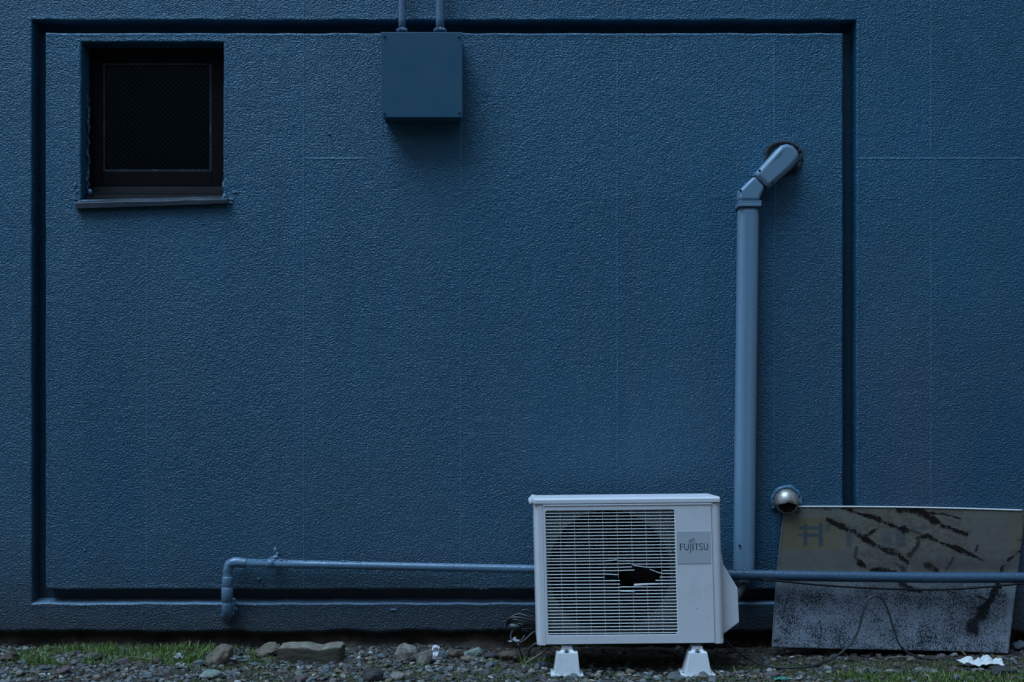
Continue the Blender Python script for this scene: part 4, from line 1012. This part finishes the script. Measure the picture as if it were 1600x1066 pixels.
rock(1393, 1052, 17, 6, 'flat pale stone in the moss under the leaning sheet', 'pale', 46, .7, cuts=4)
rock(1460, 1054, 14, 7, 'flat green grey stone in the moss left of the crumpled paper', 'green', 47, .7)
rock(1497, 1066, 14, 9, 'dark round stone at the bottom below the crumpled paper', 'blue', 48, .9)
# more middle-sized stones, alike
r_ = random.Random(99)
for i in range(95):
    px = r_.uniform(0, 1600); py = r_.choice([r_.uniform(1020, 1036), r_.uniform(1036, 1066), r_.uniform(1036, 1066)]); 
    Yq = GY(py); xq = (px-800)*(D+Yq)/F
    if float(grassmask(xq, Yq)) > .5 and r_.random() < .8: continue
    wp = r_.uniform(8, 15)
    rock(px, py, wp, wp*r_.uniform(.4, .7), 'small {} stone among the gravel along the wall', r_.choice(['grey', 'blue', 'brown', 'grey', 'purple', 'tan', 'blue', 'dark', 'green']), 200+i, r_.uniform(.7, 1), group='small stones scattered through the gravel', sub=2, name='small_stone', rz=r_.uniform(-.6, .6))

# gravel: thousands of small stones in one mass
def hulls(nv, npt, seed):
    out = []; r_ = random.Random(seed)
    for _ in range(nv):
        bm = bmesh.new()
        for k in range(npt):
            v = Vector((r_.gauss(0, 1), r_.gauss(0, 1), r_.gauss(0, 1))).normalized(); bm.verts.new((v.x, v.y*.85, v.z*.55))
        bmesh.ops.convex_hull(bm, input=bm.verts)
        bmesh.ops.delete(bm, geom=[v for v in bm.verts if not v.link_faces], context='VERTS')
        bm.verts.index_update(); bmesh.ops.triangulate(bm, faces=bm.faces[:])
        out.append((np.array([v.co[:] for v in bm.verts]), np.array([[v.index for v in f.verts] for f in bm.faces]))); bm.free()
    return out
PAL = np.array([(.10,.11,.118),(.14,.155,.165),(.07,.08,.088),(.115,.135,.155),(.17,.175,.175),(.09,.078,.066),(.13,.105,.08),(.055,.058,.062),(.20,.195,.185),(.10,.07,.06),(.30,.31,.32),(.16,.145,.11),(.08,.10,.095)])
PAL = PAL**1.25*1.55*np.array((1, .96, .90))
PW = np.array([8,5,9,7,4,7,6,10,4,3,1.8,3,4.]); PW /= PW.sum()
def scatter(n, smin, smax, hs, dens, seed, ymin=-.66, ymax=.075, sink=.15):
    r = np.random.default_rng(seed); Vs = []; Fs = []; Cs = []; off = 0
    x = r.uniform(-2.3, 2.3, n); y = r.uniform(ymin, ymax, n); k = r.random(n) < dens(x, y); x = x[k]; y = y[k]
    sz = smin*(smax/smin)**(r.random(len(x))**1.6); zg = gh(x, y); ci_ = r.choice(len(PAL), len(x), p=PW)
    for i in range(len(x)):
        v, f = hs[i % len(hs)]; a_ = r.uniform(0, 2*PI); tx = r.normal(0, .35); c_, s2 = math.cos(a_), math.sin(a_)
        Rm = np.array([[c_, -s2, 0], [s2, c_, 0], [0, 0, 1]])@np.array([[1, 0, 0], [0, math.cos(tx), -math.sin(tx)], [0, math.sin(tx), math.cos(tx)]])
        vv = (v*np.array([1, r.uniform(.7, 1), r.uniform(.7, 1.2)]))@Rm.T*sz[i]*.5
        vv += np.array([x[i], y[i], zg[i]+sz[i]*.5*(.55-sink*2)])
        Vs.append(vv); Fs.append(f+off); off += len(v)
        Cs.append(np.tile(np.append(PAL[ci_[i]]*r.uniform(.7, 1.25), 1), (len(v), 1)))
    return np.concatenate(Vs), np.concatenate(Fs), np.concatenate(Cs)
def dens_g(x, y): return np.clip(1.0-.75*grassmask(x, y)-.60*mossmask(x, y)-.55*sstep(-.16, -.02, y)*fbm(x, y, 4, 77)-.95*sstep(-.42, -.26, y)*sstep(-.15, .0, x)*(1-.35*sstep(.75, .9, x)), .05, 1)
hs1 = hulls(26, 16, 5); hs2 = hulls(14, 9, 6)
parts = [scatter(13500, .012, .036, hs1, dens_g, 1), scatter(15000, .004, .012, hs2, lambda x, y: dens_g(x, y)*.9+.1, 2, sink=.05)]
off = 0; VA = []; FA_ = []; CA = []
for v, f, c_ in parts: VA.append(v); FA_.append(f+off); CA.append(c_); off += len(v)
VA = np.concatenate(VA); FA_ = np.concatenate(FA_); CA = np.concatenate(CA)
def fastmesh(name, V, Fx, C=None, smooth=False):
    me = bpy.data.meshes.new(name); n = Fx.shape[1]
    me.vertices.add(len(V)); me.vertices.foreach_set('co', V.astype(np.float32).ravel())
    me.loops.add(Fx.size); me.loops.foreach_set('vertex_index', Fx.astype(np.int32).ravel())
    me.polygons.add(len(Fx)); me.polygons.foreach_set('loop_start', np.arange(0, Fx.size, n, dtype=np.int32)); me.polygons.foreach_set('loop_total', np.full(len(Fx), n, np.int32))
    me.update(calc_edges=True); me.validate()
    me.polygons.foreach_set('use_smooth', [smooth]*len(me.polygons))
    if C is not None:
        ca = me.color_attributes.new('tint', 'FLOAT_COLOR', 'POINT'); ca.data.foreach_set('color', C.astype(np.float32).ravel())
    return me
m = M('gravel_stone', (.1,.1,.1), .7); t = m.attr('tint').outputs['Color']
m.col(m.mix(m.ramp(m.noise(150, 4, .7), .5, .75, 0, .55), t, m.mix(1.0, t, (.45,.42,.38), 'MULTIPLY'))); m.bump(m.noise(220, 3), .6, .002); mat_grav = m.m
tag(link('gravel', fastmesh('gravel', VA, FA_, CA), mat_grav), 'grey and bluish crushed gravel strewn along the foot of the wall', 'gravel', kind='stuff')

PALS = PAL.copy(); PAL = np.array([(.050,.036,.026),(.036,.027,.020),(.065,.048,.034),(.028,.022,.018)]*3+[(.08,.06,.04)])
v_, f_, c_ = scatter(9000, .005, .040, hs1, lambda x, y: np.clip(sstep(-.34, -.02, y)*(.25+.75*fbm(x, y, 5, 88))*(1-.8*grassmask(x, y)), 0, 1)**1.3, 12, ymin=-.45, ymax=.085, sink=.22)
tag(link('soil_clods', fastmesh('soil_clods', v_, f_, c_), mat_grav), 'crumbled brown earth heaped against the foot of the wall', 'soil', kind='stuff'); PAL = PALS
# grass blades
def blades(n, dens, h0, h1, w0, seed, cols, lean=.5, clump=0, yr=(-.64, .04)):
    r = np.random.default_rng(seed); x = r.uniform(-2.3, 2.3, n); y = r.uniform(*yr, n); k = r.random(n) < dens(x, y); x, y = x[k], y[k]; n = len(x)
    dn = dens(x, y); h = (h0+(h1-h0)*r.random(n)**1.8)*(.55+.45*dn); a_ = r.uniform(0, 2*PI, n); le = r.uniform(.05, lean, n)*h; z = gh(x, y)-.002
    w_ = w0*r.uniform(.6, 1.3, n); fa = r.uniform(-.9, .9, n); px_ = np.cos(fa)*w_/2; py_ = np.sin(fa)*w_/2
    V = np.zeros((n, 7, 3)); 
    for j, (t, ww) in enumerate(((0, 1), (.4, .9), (.75, .6))):
        cx_ = x+np.cos(a_)*le*t*t; cy_ = y+np.sin(a_)*le*t*t; cz_ = z+h*t*(1-.12*t)
        V[:, 2*j] = np.stack([cx_-px_*ww, cy_-py_*ww, cz_], -1); V[:, 2*j+1] = np.stack([cx_+px_*ww, cy_+py_*ww, cz_], -1)
    V[:, 6] = np.stack([x+np.cos(a_)*le, y+np.sin(a_)*le, z+h*.86], -1)
    F3 = np.array([(0,1,3),(0,3,2),(2,3,5),(2,5,4),(4,5,6)]); Fx = (F3[None]+np.arange(n)[:, None, None]*7).reshape(-1, 3)
    cc_ = np.array(cols)[r.integers(0, len(cols), n)]*r.uniform(.7, 1.3, (n, 1)); C = np.concatenate([np.repeat(cc_, 7, 0), np.ones((n*7, 1))], 1)
    return V.reshape(-1, 3), Fx, C
m = M('grass_blade', (.05,.1,.02), .5); m.col(m.attr('tint').outputs['Color']); m.b.inputs['Subsurface Weight'].default_value = 0
mat_grass = m.m
GC = [(.075,.155,.018),(.095,.185,.020),(.060,.125,.016),(.11,.175,.024),(.08,.155,.026),(.15,.14,.06)]
V_, F_, C_ = blades(95000, grassmask, .010, .046, .0026, 3, GC, .8)
tag(link('grass', fastmesh('grass', V_, F_, C_), mat_grass), 'short fresh green grass growing along the foot of the wall', 'grass', kind='stuff')
MC = [(.070,.110,.014),(.095,.120,.016),(.07,.14,.02),(.032,.050,.014),(.075,.085,.022),(.05,.06,.02),(.08,.07,.03)]
V_, F_, C_ = blades(80000, lambda x, y: mossmask(x, y)*.9+.015, .004, .015, .0036, 4, MC, 1.2)
tag(link('moss', fastmesh('moss', V_, F_, C_), mat_grass), 'low olive moss and tiny weeds between the gravel', 'moss', kind='stuff')

# twigs and straw
TW = M('dry_twig', (.20,.165,.11), .8).m
def twig(pts, r, label):
    p0 = Vector(pts[0]); tag(tube('twig', [Vector(p)-p0 for p in smoothpath(pts, 4)], r, TW, None, 6), label, 'twig').location = p0
def gp(px, py, z=.008): Y = GY(py, z); s = (D+Y)/F; return Vector(((px-800)*s, Y, z+gz((px-800)*s, Y)))
twig([gp(195, 1027, .03), gp(215, 1028, .03), gp(238, 1031, .028)], .0011, 'pale straw lying across the lush grass')
twig([P(822, 1036, -.25), P(838, 1026, -.24), P(862, 1010, -.22), P(870, 1004, -.2)], .0028, 'long dry twig propped below the left corner of the air conditioner')
twig([gp(1440, 1047, .012), gp(1448, 1056, .01), gp(1456, 1066, .008)], .0022, 'pale twig at the bottom below the leaning sheet')
twig([gp(1386, 1027, .014), gp(1410, 1026, .014), gp(1430, 1027, .012)], .0025, 'pale stick lying under the leaning sheet')
twig([P(1498, 1012, -.16), P(1503, 1018, -.16), P(1510, 1025, -.165)], .0030, 'short dark stick against the lower edge of the leaning sheet')
twig([gp(1116, 1047, .015), gp(1124, 1053, .012), gp(1130, 1060, .01)], .0018, 'dry stalk just right of the right foot')
twig([gp(1145, 1040, .02), gp(1150, 1052, .012), gp(1158, 1062, .008)], .0016, 'thin dry stalk between the right foot and the thin cable')
twig([P(436, 1006, -.15), P(437, 1020, -.16), P(440, 1034, -.17)], .0012, 'dry upright stalk at the left end of the squared block')
twig([gp(537, 1020, .03), gp(542, 1026, .015)], .0013, 'short pale straw at the right end of the squared block')

# paper and plastic litter
def crumple(name, px, py, wpx, hpx, label, base, seed, cat, dep=.6, gloss=.5, ridge=1.0, rise=0.012):
    Y = GY(py); s = (D+Y)/F; n = 26; bm = bmesh.new(); G_ = {}
    for i in range(n+1):
        for j in range(n+1):
            u, v = i/n*2-1, j/n*2-1; rad = math.hypot(u*.9, v); e = 1+.22*noise.noise(Vector((u*1.6, v*1.6, seed)))
            q = Vector((u*1.35+seed, v*1.35, seed))
            h = abs(noise.noise(q))*.9+abs(noise.noise(q*2.3))*.22+abs(noise.noise(q*5))*.05
            h = h*ridge*(1-.6*min(1, rad)**3)
            G_[i, j] = bm.verts.new((u*e*wpx*s/2+noise.noise(q*1.5)*.006, v*e*wpx*s/2*dep+noise.noise(q*1.7+Vector((4, 0, 0)))*.006, h*hpx*s*1.15))
    for i in range(n):
        for j in range(n): bm.faces.new((G_[i, j], G_[i+1, j], G_[i+1, j+1], G_[i, j+1]))
    mt = M(name+'_sheet', base, gloss); mt.bump(mt.noise(80, 4), .6, .002)
    X0 = (px-800)*s; yb = Y+wpx*s/2*dep*.8
    o = frombm(name, bm, mt.m, None, False, (X0, yb, gz(X0, yb)+rise)); md = o.modifiers.new('s', 'SOLIDIFY'); md.thickness = .0012
    return tag(o, label, cat)
crumple('crumpled_paper', 1538, 1048, 62, 20, 'crumpled white paper lying on the moss at lower right', (.60,.60,.60), 3, 'paper', .62, .7, 1.5)
crumple('plastic_scrap', 803, 1016, 15, 9, 'small white plastic scrap below the cable coil', (.6,.64,.68), 5, 'litter', .5, .35, rise=.028)
crumple('foil_scrap', 279, 1034, 12, 12, 'small crinkled silver scrap in the grass', (.42,.45,.48), 7, 'litter', .6, .3, 1.4)
crumple('plastic_bag', 669, 1036, 20, 13, 'small crinkled clear bag between the pale mortar lumps', (.40,.43,.47), 9, 'litter', .6, .3, 1.3)
crumple('green_plastic', 1222, 1066, 22, 5, 'flat turquoise plastic shard at the bottom right of the right foot', (.03,.22,.16), 12, 'litter', .5, .4, rise=.006)
crumple('dark_leaf', 847, 1044, 20, 5, 'dark blue scrap of plastic left of the left foot', (.04,.06,.10), 14, 'litter', .5, .4, rise=.01)
# upright torn white scrap
b0 = P(679, 1030, -.15); bm = bmesh.new(); G_ = {}
for i in range(9):
    for j in range(11):
        u = i/8; v = j/10; wd = 9+5*v*0+2*(v > .4)
        px = 674+u*wd+v*1.5+(1.5 if v < .5 else 0); py = 1028-v*20+(2 if u > .8 else 0)*v
        G_[i, j] = bm.verts.new(P(px, py, -.15+.012*noise.noise(Vector((u*3, v*3, 1)))+.01*v)-b0)
for i in range(8):
    for j in range(10): bm.faces.new((G_[i, j], G_[i+1, j], G_[i+1, j+1], G_[i, j+1]))
o = frombm('paper_scrap', bm, M('torn_wrapper', (.62,.64,.70), .5).m, None, False, b0); md = o.modifiers.new('s', 'SOLIDIFY'); md.thickness = .0008
tag(o, 'torn white wrapper standing upright between stones in the middle of the gravel', 'litter')
